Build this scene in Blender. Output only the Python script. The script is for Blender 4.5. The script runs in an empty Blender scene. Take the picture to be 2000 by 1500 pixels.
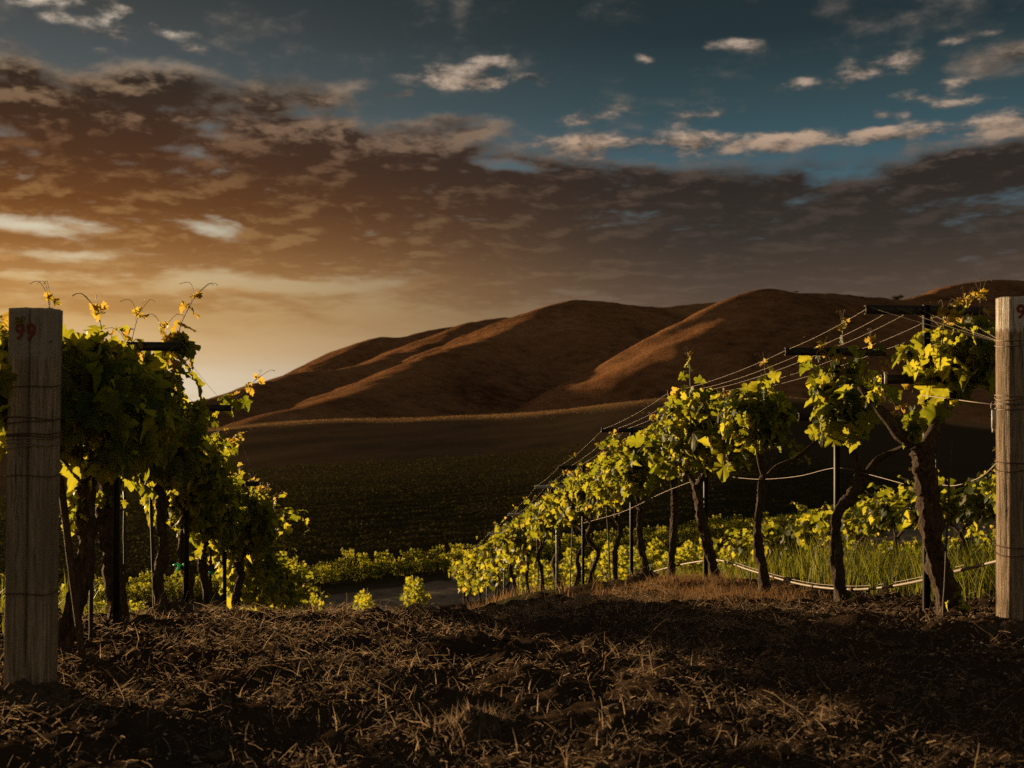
import bpy, math, random
import numpy as np
from mathutils import Vector, Matrix

rng = np.random.default_rng(7)
random.seed(7)
scene = bpy.context.scene
COL = scene.collection
F, CX, HZ = 2200.0, 1000.0, 780.0          # focal length in photo pixels, centre column, horizon row
PI = math.pi

# ------------------------------------------------------------------ helpers
def W(px, py, d):
    return np.array([(px - CX) / F * d, d, (HZ - py) / F * d])

def sstep(a, b, x):
    t = np.clip((np.asarray(x, float) - a) / (b - a), 0, 1)
    return t * t * (3 - 2 * t)

def _hash(ix, iy, s):
    h = (ix.astype(np.int64) * 374761393 + iy.astype(np.int64) * 668265263 + s * 1442695041) & 0xffffffff
    h = ((h ^ (h >> 13)) * 1274126177) & 0xffffffff
    h = h ^ (h >> 16)
    return (h & 0xffff) / 65535.0

def vnoise(x, y, s=0):
    x = np.asarray(x, float); y = np.asarray(y, float)
    ix = np.floor(x); iy = np.floor(y)
    fx = x - ix; fy = y - iy
    fx = fx * fx * fx * (fx * (fx * 6 - 15) + 10); fy = fy * fy * fy * (fy * (fy * 6 - 15) + 10)
    ix = ix.astype(np.int64); iy = iy.astype(np.int64)
    a = _hash(ix, iy, s); b = _hash(ix + 1, iy, s); c = _hash(ix, iy + 1, s); d = _hash(ix + 1, iy + 1, s)
    return (a * (1 - fx) + b * fx) * (1 - fy) + (c * (1 - fx) + d * fx) * fy - 0.5

def fbm(x, y, s=0, o=4, g=0.5):
    r = 0; a = 1.0; k = 1.0
    for i in range(o):
        r = r + a * vnoise(x * k + 17.3 * i, y * k - 9.1 * i, s + i); a *= g; k *= 2.03
    return r

def mesh_np(name, verts, faces, mats=None, parent=None, smooth=False, midx=None):
    """faces: list of int arrays (n,3) or (n,4); one object"""
    me = bpy.data.meshes.new(name)
    verts = np.asarray(verts, np.float32)
    if not isinstance(faces, list): faces = [faces]
    faces = [np.asarray(f, np.int32) for f in faces if len(f)]
    nl = sum(f.size for f in faces); nf = sum(len(f) for f in faces)
    me.vertices.add(len(verts)); me.vertices.foreach_set('co', verts.ravel())
    me.loops.add(nl); me.polygons.add(nf)
    me.loops.foreach_set('vertex_index', np.concatenate([f.ravel() for f in faces]))
    tot = np.concatenate([np.full(len(f), f.shape[1], np.int32) for f in faces])
    st = np.concatenate([[0], np.cumsum(tot)[:-1]]).astype(np.int32)
    me.polygons.foreach_set('loop_start', st)
    try: me.polygons.foreach_set('loop_total', tot)
    except Exception: pass
    if mats:
        for m in (mats if isinstance(mats, (list, tuple)) else [mats]): me.materials.append(m)
    if midx is not None: me.polygons.foreach_set('material_index', np.asarray(midx, np.int32))
    if smooth: me.polygons.foreach_set('use_smooth', np.ones(nf, bool))
    me.update(calc_edges=True); me.validate()
    o = bpy.data.objects.new(name, me); COL.objects.link(o)
    if parent: o.parent = parent
    return o

def tag(o, label=None, cat=None, group=None, kind=None):
    if label: o['label'] = label
    if cat: o['category'] = cat
    if group: o['group'] = group
    if kind: o['kind'] = kind
    return o

def empty(name, loc, rz=0.0):
    o = bpy.data.objects.new(name, None); COL.objects.link(o)
    o.location = [float(v) for v in loc]; o.rotation_euler = (0, 0, rz); o.empty_display_size = 0.1
    return o

def copy_tree(o, parent=None):
    c = o.copy(); COL.objects.link(c)
    if parent: c.parent = parent
    for ch in list(o.children): copy_tree(ch, c)
    return c

class MB:
    """collects shapes into one mesh"""
    def __init__(s): s.v = []; s.t = []; s.q = []; s.n = 0
    def add(s, v, t=None, q=None):
        v = np.asarray(v, float)
        if t is not None and len(t): s.t.append(np.asarray(t) + s.n)
        if q is not None and len(q): s.q.append(np.asarray(q) + s.n)
        s.v.append(v); s.n += len(v)
    def box(s, c, size, M=None):
        h = np.asarray(size, float) / 2
        v = np.array([[x, y, z] for x in (-1, 1) for y in (-1, 1) for z in (-1, 1)]) * h
        if M is not None: v = v @ np.asarray(M).T
        s.add(v + np.asarray(c), q=[[0, 1, 3, 2], [4, 6, 7, 5], [0, 4, 5, 1], [2, 3, 7, 6], [0, 2, 6, 4], [1, 5, 7, 3]])
    def tube(s, pts, rad, seg=8, rough=0.0, cap=True, closed=False, twist=0.0, seed=0):
        P = np.asarray(pts, float); n = len(P); R = np.broadcast_to(np.asarray(rad, float), (n,))
        if closed: T = np.roll(P, -1, 0) - np.roll(P, 1, 0)
        else: T = np.gradient(P, axis=0)
        T /= np.linalg.norm(T, axis=1, keepdims=True) + 1e-9
        a = np.array([1.0, 0, 0]) if abs(T[0][0]) < 0.8 else np.array([0, 1.0, 0])
        N = np.zeros((n, 3)); N[0] = np.cross(T[0], a); N[0] /= np.linalg.norm(N[0])
        for i in range(1, n):
            b = N[i - 1] - T[i] * np.dot(N[i - 1], T[i]); N[i] = b / (np.linalg.norm(b) + 1e-9)
        B = np.cross(T, N)
        th = np.linspace(0, 2 * PI, seg, endpoint=False)
        rr = R[:, None] * np.ones((1, seg))
        if rough:
            ii, jj = np.meshgrid(np.arange(n), np.arange(seg), indexing='ij')
            ph = th[None, :] + twist * ii
            rr = rr * (1 + rough * (1.3 * vnoise(np.cos(ph) * 2.2 + 31 * seed, np.sin(ph) * 2.2 + ii * 0.13, seed) + 0.9 * vnoise(np.cos(ph) * 5 + ii * 0.5, np.sin(ph) * 5 + 3 * seed, seed + 5)))
        V = P[:, None, :] + rr[..., None] * (np.cos(th)[None, :, None] * N[:, None, :] + np.sin(th)[None, :, None] * B[:, None, :])
        V = V.reshape(-1, 3)
        m = n if closed else n - 1
        q = []
        for i in range(m):
            i2 = (i + 1) % n
            for j in range(seg):
                j2 = (j + 1) % seg
                q.append([i * seg + j, i * seg + j2, i2 * seg + j2, i2 * seg + j])
        t = []
        if cap and not closed:
            V = np.vstack([V, P[0], P[-1]]); k = n * seg
            for j in range(seg):
                j2 = (j + 1) % seg
                t.append([k, j2, j]); t.append([k + 1, (n - 1) * seg + j, (n - 1) * seg + j2])
        s.add(V, t, q)
    def build(s, name, mats, parent=None, smooth=False):
        f = []
        if s.t: f.append(np.concatenate(s.t))
        if s.q: f.append(np.concatenate(s.q))
        return mesh_np(name, np.concatenate(s.v), f, mats, parent, smooth)

def spline(pts, n=24):
    P = np.asarray(pts, float)
    Q = np.vstack([2 * P[0] - P[1], P, 2 * P[-1] - P[-2]])
    m = len(P) - 1; out = []
    for t in np.linspace(0, m, n):
        i = min(int(t), m - 1); f = t - i
        a, b, c, d = Q[i], Q[i + 1], Q[i + 2], Q[i + 3]
        out.append(0.5 * (2 * b + (c - a) * f + (2 * a - 5 * b + 4 * c - d) * f ** 2 + (3 * b - a - 3 * c + d) * f ** 3))
    return np.array(out)

# ------------------------------------------------------------------ materials
def S(r, g, b):
    f = lambda c: (c / 255 / 12.92) if c <= 10 else ((c / 255 + 0.055) / 1.055) ** 2.4
    return (f(r), f(g), f(b), 1)

class NT:
    def __init__(s, tree):
        s.t = tree; tree.nodes.clear()
    def n(s, typ, **kw):
        nd = s.t.nodes.new(typ)
        for k, v in kw.items():
            if k.startswith('in_'):
                nd.inputs[k[3:]].default_value = v
            else: setattr(nd, k, v)
        return nd
    def l(s, a, b): s.t.links.new(a, b)
    def math(s, op, a, b=None, c=None, clamp=False):
        nd = s.n('ShaderNodeMath', operation=op, use_clamp=clamp)
        for i, v in enumerate((a, b, c)):
            if v is None: continue
            if isinstance(v, (int, float)): nd.inputs[i].default_value = v
            else: s.l(v, nd.inputs[i])
        return nd.outputs[0]
    def mixc(s, f, a, b, mode='MIX'):
        nd = s.n('ShaderNodeMix', data_type='RGBA', blend_type=mode)
        for sock, v in ((nd.inputs[0], f), (nd.inputs[6], a), (nd.inputs[7], b)):
            if isinstance(v, (int, float, tuple)): sock.default_value = v
            else: s.l(v, sock)
        return nd.outputs[2]
    def ramp(s, f, stops, interp='LINEAR'):
        nd = s.n('ShaderNodeValToRGB'); cr = nd.color_ramp; cr.interpolation = interp
        while len(cr.elements) > len(stops): cr.elements.remove(cr.elements[-1])
        while len(cr.elements) < len(stops): cr.elements.new(0.5)
        for e, (p, c) in zip(cr.elements, stops):
            e.position = p; e.color = c if len(c) == 4 else (*c, 1)
        s.l(f, nd.inputs[0]); return nd.outputs[0]
    def noise(s, vec, scale, detail=4, rough=0.55, dist=0.0):
        nd = s.n('ShaderNodeTexNoise'); nd.inputs['Scale'].default_value = scale
        nd.inputs['Detail'].default_value = detail; nd.inputs['Roughness'].default_value = rough
        nd.inputs['Distortion'].default_value = dist
        if vec is not None: s.l(vec, nd.inputs['Vector'])
        return nd.outputs[0]
    def maprange(s, v, a, b, c=0.0, d=1.0, smooth=True):
        nd = s.n('ShaderNodeMapRange', interpolation_type='SMOOTHSTEP' if smooth else 'LINEAR')
        s.l(v, nd.inputs[0])
        for i, k in enumerate((a, b, c, d)): nd.inputs[i + 1].default_value = k
        return nd.outputs[0]

def newmat(name):
    m = bpy.data.materials.new(name); m.use_nodes = True
    k = NT(m.node_tree)
    out = k.n('ShaderNodeOutputMaterial')
    return m, k, out

def principled(k, out, base, rough=0.8, spec=0.3, metallic=0.0, bump=None, bstr=0.5, bdist=0.01):
    p = k.n('ShaderNodeBsdfPrincipled')
    if isinstance(base, tuple): p.inputs['Base Color'].default_value = base
    else: k.l(base, p.inputs['Base Color'])
    if isinstance(rough, (int, float)): p.inputs['Roughness'].default_value = rough
    else: k.l(rough, p.inputs['Roughness'])
    p.inputs['Specular IOR Level'].default_value = spec
    p.inputs['Metallic'].default_value = metallic
    if bump is not None:
        b = k.n('ShaderNodeBump'); b.inputs['Strength'].default_value = bstr; b.inputs['Distance'].default_value = bdist
        k.l(bump, b.inputs['Height']); k.l(b.outputs[0], p.inputs['Normal'])
    if out is not None: k.l(p.outputs[0], out.inputs[0])
    return p

def objco(k, scale=(1, 1, 1)):
    tc = k.n('ShaderNodeTexCoord'); mp = k.n('ShaderNodeMapping'); mp.inputs['Scale'].default_value = scale
    k.l(tc.outputs['Object'], mp.inputs['Vector']); return mp.outputs[0], tc.outputs['Object']

def leaf_mat(name, dif_a, dif_b, tr_a, tr_b, mix=0.5, gloss=0.22, rough=.5):
    m, k, out = newmat(name)
    geo = k.n('ShaderNodeNewGeometry')
    r = geo.outputs['Random Per Island']
    co, _ = objco(k)
    nz = k.noise(co, 35, 3)
    f = k.math('ADD', k.math('MULTIPLY', r, 0.75), k.math('MULTIPLY', nz, 0.3), clamp=True)
    base = k.mixc(f, dif_a, dif_b); tr = k.mixc(f, tr_a, tr_b)
    p = principled(k, None, base, rough, gloss, bump=k.noise(co, 90, 2), bstr=0.35, bdist=0.004)
    t = k.n('ShaderNodeBsdfTranslucent'); k.l(tr, t.inputs[0])
    mx = k.n('ShaderNodeMixShader'); mx.inputs[0].default_value = mix
    k.l(p.outputs[0], mx.inputs[1]); k.l(t.outputs[0], mx.inputs[2]); k.l(mx.outputs[0], out.inputs[0])
    return m

M = {}
M['leaf'] = leaf_mat('grape_leaf', (.022, .042, .006, 1), (.06, .085, .012, 1), (.18, .245, .010, 1), (.78, .68, .045, 1), .57)
M['young'] = leaf_mat('young_leaf', (.12, .11, .016, 1), (.17, .11, .025, 1), (.66, .54, .05, 1), (.74, .46, .07, 1), .62)
M['grass'] = leaf_mat('green_grass', (.05, .075, .014, 1), (.11, .11, .025, 1), (.16, .20, .012, 1), (.34, .30, .03, 1), .5, .2)
M['field'] = leaf_mat('shaded_field_leaf', (.058, .050, .026, 1), (.088, .070, .038, 1), (.05, .045, .012, 1), (.09, .075, .02, 1), .45, .0, 1.0)  # vine leaf for the field mass, its shade put into darker, less translucent colour
M['straw'] = leaf_mat('dry_straw', (.06, .032, .018, 1), (.46, .33, .23, 1), (.16, .085, .042, 1), (.72, .52, .33, 1), .45, .1, .7)
M['drygrass'] = leaf_mat('dry_grass', (.20, .11, .06, 1), (.32, .20, .11, 1), (.25, .13, .06, 1), (.40, .24, .10, 1), .45, .08, .8)
M['scrub'] = leaf_mat('tree_leaf', (.02, .025, .010, 1), (.04, .042, .014, 1), (.05, .05, .012, 1), (.09, .08, .02, 1), .35, .1)

def wood_post(name, paint_z, paint_col, g=1.35):
    m, k, out = newmat(name)
    co, raw = objco(k, (1, 1, 0.06)); sep = k.n('ShaderNodeSeparateXYZ'); k.l(raw, sep.inputs[0])
    grain = k.noise(co, 85, 6, .7); broad = k.noise(co, 14, 4, .6, .6)
    col = k.ramp(grain, [(.36, (.05 * g, .046 * g, .031 * g)), (.5, (.25 * g, .178 * g, .126 * g)), (.72, (.38 * g, .29 * g, .22 * g))])
    col = k.mixc(k.maprange(broad, .42, .68), col, (.20, .145, .10, 1))
    drip = k.math('ADD', sep.outputs[2], k.math('MULTIPLY', k.math('SUBTRACT', k.noise(co, 60, 3), .5), .10))
    pf = k.maprange(drip, paint_z - .012, paint_z + .012)
    wear = k.maprange(k.noise(co, 70, 5, .7), .36, .50)
    pf = k.math('MULTIPLY', pf, k.math('MULTIPLY_ADD', wear, .75, .2))
    col = k.mixc(pf, col, paint_col)
    principled(k, out, col, .85, .25, bump=k.math('ADD', grain, k.math('MULTIPLY', broad, .6)), bstr=1.0, bdist=.016)
    return m
M['post_a'] = wood_post('weathered_post_wood', 1.355, (.33, .27, .23, 1))
M['post_b'] = wood_post('weathered_round_post_wood', 1.40, (.60, .55, .50, 1), 1.15)

def simple(name, col, rough=.7, spec=.3, metallic=0, nscale=30, var=.5, bstr=.4, bdist=.004):
    m, k, out = newmat(name)
    co, _ = objco(k); nz = k.noise(co, nscale, 5, .65)
    c = k.mixc(nz, tuple(x * (1 - var) for x in col[:3]) + (1,), tuple(min(1, x * (1 + var)) for x in col[:3]) + (1,))
    principled(k, out, c, rough, spec, metallic, bump=nz, bstr=bstr, bdist=bdist)
    return m
M['red'] = simple('red_stencil_paint', (.19, .040, .030), .9, .1, nscale=90, var=.85)
M['wire'] = simple('galvanised_wire', (.24, .20, .17), .55, .4, .5, nscale=8, var=.2)
M['rust'] = simple('rusty_wire', (.09, .05, .035), .7, .3, .3, nscale=40)
M['steel'] = simple('dark_trellis_steel', (.035, .028, .024), .55, .4, .4, nscale=25)
M['pale_steel'] = simple('pale_galvanised_steel', (.38, .38, .37), .5, .4, .3, nscale=25, var=.25)
M['hose'] = simple('drip_hose_plastic', (.22, .17, .13), .5, .4, nscale=12, var=.25)
M['plastic'] = simple('pale_plastic', (.55, .50, .47), .5, .4, nscale=20, var=.15)
m_, k_, o_ = newmat('green_tie_tape'); principled(k_, o_, (.03, .75, .38, 1), .4, .4)
tt = k_.n('ShaderNodeBsdfTranslucent'); tt.inputs[0].default_value = (.04, .6, .32, 1)
mx_ = k_.n('ShaderNodeMixShader'); mx_.inputs[0].default_value = .6
k_.l(k_.t.nodes['Principled BSDF'].outputs[0], mx_.inputs[1]); k_.l(tt.outputs[0], mx_.inputs[2]); k_.l(mx_.outputs[0], o_.inputs[0])
M['tie'] = m_
m_, k_, o_ = newmat('vine_bark')
co_, _r = objco(k_, (1, 1, .22)); g_ = k_.noise(co_, 70, 6, .7, .8)
principled(k_, o_, k_.ramp(g_, [(.3, (.022, .014, .009)), (.55, (.085, .055, .036)), (.75, (.20, .14, .10))]), .9, .2, bump=g_, bstr=1, bdist=.02)
M['bark'] = m_
m_, k_, o_ = newmat('cane_green'); co_, _r = objco(k_)
principled(k_, o_, k_.mixc(k_.noise(co_, 9, 2), (.10, .10, .025, 1), (.20, .10, .045, 1)), .6, .3); M['cane'] = m_
M['clod'] = simple('soil_clod', (.070, .046, .032), 1.0, .03, nscale=45, var=.6, bstr=1, bdist=.01)
M['chip'] = simple('pale_wood_chip', (.30, .215, .15), .8, .2, nscale=40, var=.4)

# ground sheet: albedo zones come from a colour attribute, detail from noise
m_, k_, o_ = newmat('ground_soil')
at = k_.n('ShaderNodeAttribute', attribute_name='albedo'); geo_ = k_.n('ShaderNodeNewGeometry')
pos = geo_.outputs['Position']
n1 = k_.noise(pos, 9, 8, .7); n2 = k_.noise(pos, .5, 5, .6); n3 = k_.noise(pos, .035, 4, .6)
f_ = k_.math('ADD', k_.math('MULTIPLY', n1, .9), k_.math('ADD', k_.math('MULTIPLY', n2, .6), k_.math('MULTIPLY', n3, .5)))
c_ = k_.mixc(1.0, at.outputs[0], k_.ramp(f_, [(.55, (.35, .35, .35)), (1.0, (1, 1, 1)), (1.45, (1.0, .97, .93))]), 'MULTIPLY')
principled(k_, o_, c_, 1.0, 0.0, bump=n1, bstr=.7, bdist=.03)
M['ground'] = m_
# dirt road
m_, k_, o_ = newmat('dirt_road'); geo_ = k_.n('ShaderNodeNewGeometry'); pos = geo_.outputs['Position']
nr = k_.noise(pos, 1.2, 6, .65)
principled(k_, o_, k_.ramp(nr, [(.35, (.14, .095, .066)), (.6, (.25, .178, .13))]), .95, .1, bump=nr, bstr=.5, bdist=.05); M['road'] = m_
# hills
m_, k_, o_ = newmat('hill_dry_grass'); geo_ = k_.n('ShaderNodeNewGeometry'); pos = geo_.outputs['Position']
mp_ = k_.n('ShaderNodeMapping'); mp_.inputs['Scale'].default_value = (1, 1, 2.2); k_.l(pos, mp_.inputs[0])
h1 = k_.noise(mp_.outputs[0], .006, 8, .62, .5); h2 = k_.noise(mp_.outputs[0], .09, 8, .75); h3 = k_.noise(mp_.outputs[0], .35, 4, .7)
hf = k_.math('ADD', k_.math('MULTIPLY', h1, .5), k_.math('MULTIPLY', h2, .5))
hc = k_.ramp(hf, [(.38, (.09, .040, .021)), (.5, (.26, .122, .058)), (.62, (.38, .19, .09))])
principled(k_, o_, hc, 1.0, 0.0, bump=k_.math('ADD', h2, k_.math('MULTIPLY', h3, .4)), bstr=1.0, bdist=4.0); M['hill'] = m_

# ------------------------------------------------------------------ terrain
ROWDX = -310 / F                       # rows drift left as they go away
ROWRZ = math.atan(310 / F)
Lp = np.array([(-60, -1.2), (-5, -.9), (0, -1.02), (3, -1.13), (4.6, -1.19), (6.2, -1.28), (7.3, -1.40), (9, -1.79), (12, -2.6), (17, -3.9), (25, -5.9), (33, -7.4), (40, -8.4), (50, -9.3), (80, -9.6)])
Rp = np.array([(-60, -1.1), (-5, -.85), (0, -.95), (3, -1.0), (5.3, -1.07), (5.9, -1.14), (7.15, -1.31), (8.5, -1.47), (9.8, -1.60), (11, -1.80), (12, -2.0), (13.5, -2.3), (15.25, -2.57), (17.2, -2.96), (25, -4.8), (33, -6.4), (40, -7.6), (50, -9.0), (80, -9.6)])
_dd = np.arange(-60, 80, .1)
def _sm(p):
    a = np.interp(_dd, p[:, 0], p[:, 1]); k = np.hanning(13); k /= k.sum()
    return np.convolve(np.pad(a, 6, mode='edge'), k, 'valid')
LS, RS = _sm(Lp), _sm(Rp)
RP0 = np.array([-9.3, 50.5]); RT = np.array([.802, .597]); RN = np.array([-.597, .802])
CREST = np.array([(-1500, 900), (0, 872), (250, 856), (440, 840), (560, 827), (800, 819), (1000, 815), (1100, 806), (1200, 791), (1300, 775), (1450, 768), (1700, 800), (1900, 836), (2300, 850), (4000, 860)])
CD = 240.0
_cx = np.arange(-1500, 4001, 10.0); _kk = np.hanning(41); _kk /= _kk.sum()
_cy = np.convolve(np.pad(np.interp(_cx, CREST[:, 0], CREST[:, 1]), 20, mode='edge'), _kk, 'valid')

def G(x, y):
    x = np.asarray(x, float); y = np.asarray(y, float)
    u = x - ROWDX * y
    yc = np.clip(y, -59, 79)
    w = sstep(0.0, 2.8, u)
    z = np.interp(yc, _dd, LS) * (1 - w) + np.interp(yc, _dd, RS) * w
    z = z + .15 * np.clip(u - 3, 0, 8) * sstep(20, 40, y)
    s = (x - RP0[0]) * RN[0] + (y - RP0[1]) * RN[1]
    k = sstep(-13, -1, s)
    z = z * (1 - k) - 10.0 * k
    # opposite slope, rising to a rounded crest, then the valley behind it
    px = np.clip(CX + x / np.maximum(y, 30) * F, -1500, 4000)
    zc = -(np.interp(px, _cx, _cy) - HZ) / F * CD
    t = np.clip((s - 6) / np.maximum(CD - y + s - 6, 20), 0, 1)
    z = z + (zc + 10.0) * (t ** 0.9) * (s > 6)
    z = z + .25 * sstep(5.5, 6.3, s)
    z = z - (z + 22) * sstep(CD + 4, CD + 330, y)
    z = z + .5 * fbm(x / 22, y / 22, 3, 3) * sstep(20, 90, y)
    return z

def axis(knots):
    out = []
    for a, b, st in knots: out += list(np.arange(a, b, st))
    return np.array(out)
gx = np.concatenate([-np.geomspace(5000, 142, 36), axis([(-140, -58, 3), (-58, -16, 2), (-16, -4.4, .4), (-4.4, 5.0, .034), (5.0, 16, .4), (16, 58, 2), (58, 140, 3)]), np.geomspace(142, 5000, 36)])
gy = np.concatenate([axis([(-30, 1.5, 1.5), (1.5, 2.6, .1), (2.6, 9.4, .032), (9.4, 16, .12), (16, 60, .7), (60, 270, 2.5)]), np.geomspace(272, 7000, 45)])
X, Y = np.meshgrid(gx, gy)
Z = G(X, Y)
near = sstep(17, 9.5, Y) * sstep(-7, -4.2, X) * sstep(7, 4.8, X) * sstep(1.0, 2.4, Y)
def micro(x, y):
    r = .060 * fbm(x * 1.3, y * 1.3, 11, 3) + .060 * fbm(x * 5, y * 5, 12, 4, .62)
    c = np.maximum(0, vnoise(x * 11, y * 11, 15) + .05) + np.maximum(0, vnoise(x * 17 + 3, y * 17, 16)) * .6
    return r + .045 * c
Z = Z + near * micro(X, Y)
def GS(x, y):
    x = np.asarray(x, float); y = np.asarray(y, float)
    return G(x, y) + sstep(17, 9.5, y) * sstep(-7, -4.2, x) * sstep(7, 4.8, x) * sstep(1.0, 2.4, y) * micro(x, y)
nx, ny = len(gx), len(gy)
idx = np.arange(nx * ny).reshape(ny, nx)
quads = np.stack([idx[:-1, :-1], idx[:-1, 1:], idx[1:, 1:], idx[1:, :-1]], -1).reshape(-1, 4)
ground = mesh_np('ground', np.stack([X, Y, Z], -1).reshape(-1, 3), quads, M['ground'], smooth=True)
tag(ground, 'dark tilled soil falling away to the valley floor', 'ground', kind='structure')
# albedo zones
S_ = (X - RP0[0]) * RN[0] + (Y - RP0[1]) * RN[1]
U_ = X - ROWDX * Y
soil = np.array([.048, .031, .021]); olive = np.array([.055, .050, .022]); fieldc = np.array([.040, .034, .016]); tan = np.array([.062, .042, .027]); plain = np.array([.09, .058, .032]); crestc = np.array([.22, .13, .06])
A = np.empty(X.shape + (3,)); A[:] = soil
def blend(c, w):
    global A
    A = A * (1 - w[..., None]) + c * w[..., None]
blend(olive, sstep(9, 15, Y)); blend(olive, sstep(3.7, 4.6, U_) * sstep(6.4, 7.6, Y))
blend(np.array([.085, .06, .042]), sstep(-9, -4, S_ + 2 * fbm(X / 5, Y / 5, 4, 2)))
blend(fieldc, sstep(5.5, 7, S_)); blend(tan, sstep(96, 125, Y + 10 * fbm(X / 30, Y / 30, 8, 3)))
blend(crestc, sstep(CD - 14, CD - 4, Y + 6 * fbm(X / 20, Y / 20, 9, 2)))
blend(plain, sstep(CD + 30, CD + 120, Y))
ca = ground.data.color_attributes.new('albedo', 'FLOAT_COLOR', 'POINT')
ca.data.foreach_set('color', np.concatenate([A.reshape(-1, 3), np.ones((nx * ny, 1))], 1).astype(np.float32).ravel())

# road sheet
ta = np.arange(-60, 95, 1.0); sa = np.linspace(-.3, 5.4, 12)
TA, SA = np.meshgrid(ta, sa)
edge = .5 * fbm(TA / 3, SA * 0 + 2, 21, 3)
SA2 = SA + edge * np.where((SA < 0) | (SA > 5), 1, 0)
RX = RP0[0] + RT[0] * TA + RN[0] * SA2; RY = RP0[1] + RT[1] * TA + RN[1] * SA2
i2 = np.arange(TA.size).reshape(TA.shape)
q2 = np.stack([i2[:-1, :-1], i2[:-1, 1:], i2[1:, 1:], i2[1:, :-1]], -1).reshape(-1, 4)
rz_ = G(RX, RY) + .09 + .04 * np.cos((SA - 2.5) * 2.4)
road = mesh_np('dirt_road', np.stack([RX, RY, rz_], -1).reshape(-1, 3), q2, M['road'], smooth=True)
tag(road, 'pale dirt track crossing the valley floor below the vineyard', 'road', kind='structure')

# ------------------------------------------------------------------ hills
SP = {
 'a': ([(1390, 589, 1400), (1270, 598, 1330), (1150, 585, 1260), (1105, 590, 1225), (1060, 611, 1180), (970, 655, 1080), (870, 685, 985), (790, 717, 905), (728, 750, 840), (656, 778, 775), (560, 797, 700)], .40, 18),
 'b': ([(1060, 622, 1500), (1000, 619, 1460), (940, 625, 1420), (912, 636, 1390), (880, 656, 1340), (800, 683, 1250), (752, 700, 1190), (680, 716, 1110), (600, 725, 1040), (520, 746, 950), (440, 771, 870), (300, 792, 780), (150, 800, 740)], .46, 22),
 'c': ([(1000, 640, 1900), (905, 637, 1800), (860, 641, 1760), (800, 655, 1720), (740, 659, 1690), (700, 681, 1640), (645, 714, 1580), (580, 745, 1500), (480, 775, 1400)], .50, 26),
 'i': ([(1800, 584, 1110), (1740, 582, 1060), (1640, 571, 990), (1560, 568, 935), (1500, 568, 905)], .56, 30),
 'd': ([(1500, 568, 905), (1435, 579, 885), (1385, 606, 868), (1280, 662, 850), (1181, 727, 832), (1100, 780, 812), (1040, 812, 795)], .66, 18),
 'e': ([(1520, 602, 870), (1440, 634, 835), (1370, 658, 812), (1280, 699, 792), (1212, 744, 776), (1145, 790, 760)], .5, 24),
 'f': ([(2350, 560, 1900), (2100, 552, 1800), (2000, 547, 1760), (1940, 545, 1730), (1885, 553, 1690), (1840, 566, 1650), (1800, 577, 1610), (1700, 590, 1560)], .40, 26),
 'g': ([(1900, 640, 980), (1750, 680, 860), (1600, 740, 760), (1500, 790, 690)], .36, 24),
 'h': ([(2500, 600, 1200), (2200, 640, 1000), (2050, 700, 860), (1900, 790, 720)], .36, 24),
}
hx = np.arange(-640, 1900, 5.0); hy = np.arange(560, 2100, 5.0)
HX, HY = np.meshgrid(hx, hy)
def wob(x, y): return x + 20 * fbm(x / 120, y / 120, 40, 3), y + 26 * fbm(x / 120 + 9, y / 120, 41, 3)
hz = np.full(HX.shape, -60.0)
for key, (pl, sl, rd) in SP.items():
    P3 = np.array([W(*p) for p in pl])
    P3 = spline(P3, len(pl) * 5)
    best = np.full(HX.shape, -400.0)
    for a, b in zip(P3[:-1], P3[1:]):
        ab = b[:2] - a[:2]; L2 = ab @ ab
        t = np.clip(((HX - a[0]) * ab[0] + (HY - a[1]) * ab[1]) / L2, 0, 1)
        r = np.hypot(HX - a[0] - t * ab[0], HY - a[1] - t * ab[1])
        r = r * (1 + .22 * fbm(HX / 90, HY / 90, 50, 3) * sstep(10, 80, r))
        h = a[2] + t * (b[2] - a[2]) - sl * (np.sqrt(r * r + rd * rd) - rd)
        best = np.maximum(best, h)
    kk = 9.0
    d_ = np.clip(.5 + .5 * (best - hz) / kk, 0, 1)
    hz = hz * (1 - d_) + best * d_ + kk * d_ * (1 - d_)
hz = hz - 1.2
gul = 1 - np.abs(2 * fbm(HX / 70 + HY / 260, HY / 300, 60, 3))
hz = hz + sstep(-25, 20, hz) * (1.4 * fbm(HX / 30, HY / 30, 61, 4, .62) + 1.7 * (gul - .8) + .8 * np.maximum(0, vnoise(HX / 13, HY / 13, 66)))
hi = np.arange(HX.size).reshape(HX.shape)
hq = np.stack([hi[:-1, :-1], hi[:-1, 1:], hi[1:, 1:], hi[1:, :-1]], -1).reshape(-1, 4)
hills = mesh_np('hills', np.stack([HX, HY, hz], -1).reshape(-1, 3), hq, M['hill'], smooth=True)
tag(hills, 'bare rolling hills of dry brown grass with sunlit spurs', 'hills', kind='structure')
def HILL(x, y):
    i = int(np.clip(round((y - hy[0]) / 5), 0, len(hy) - 1)); j = int(np.clip(round((x - hx[0]) / 5), 0, len(hx) - 1))
    return hz[i, j]

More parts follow.
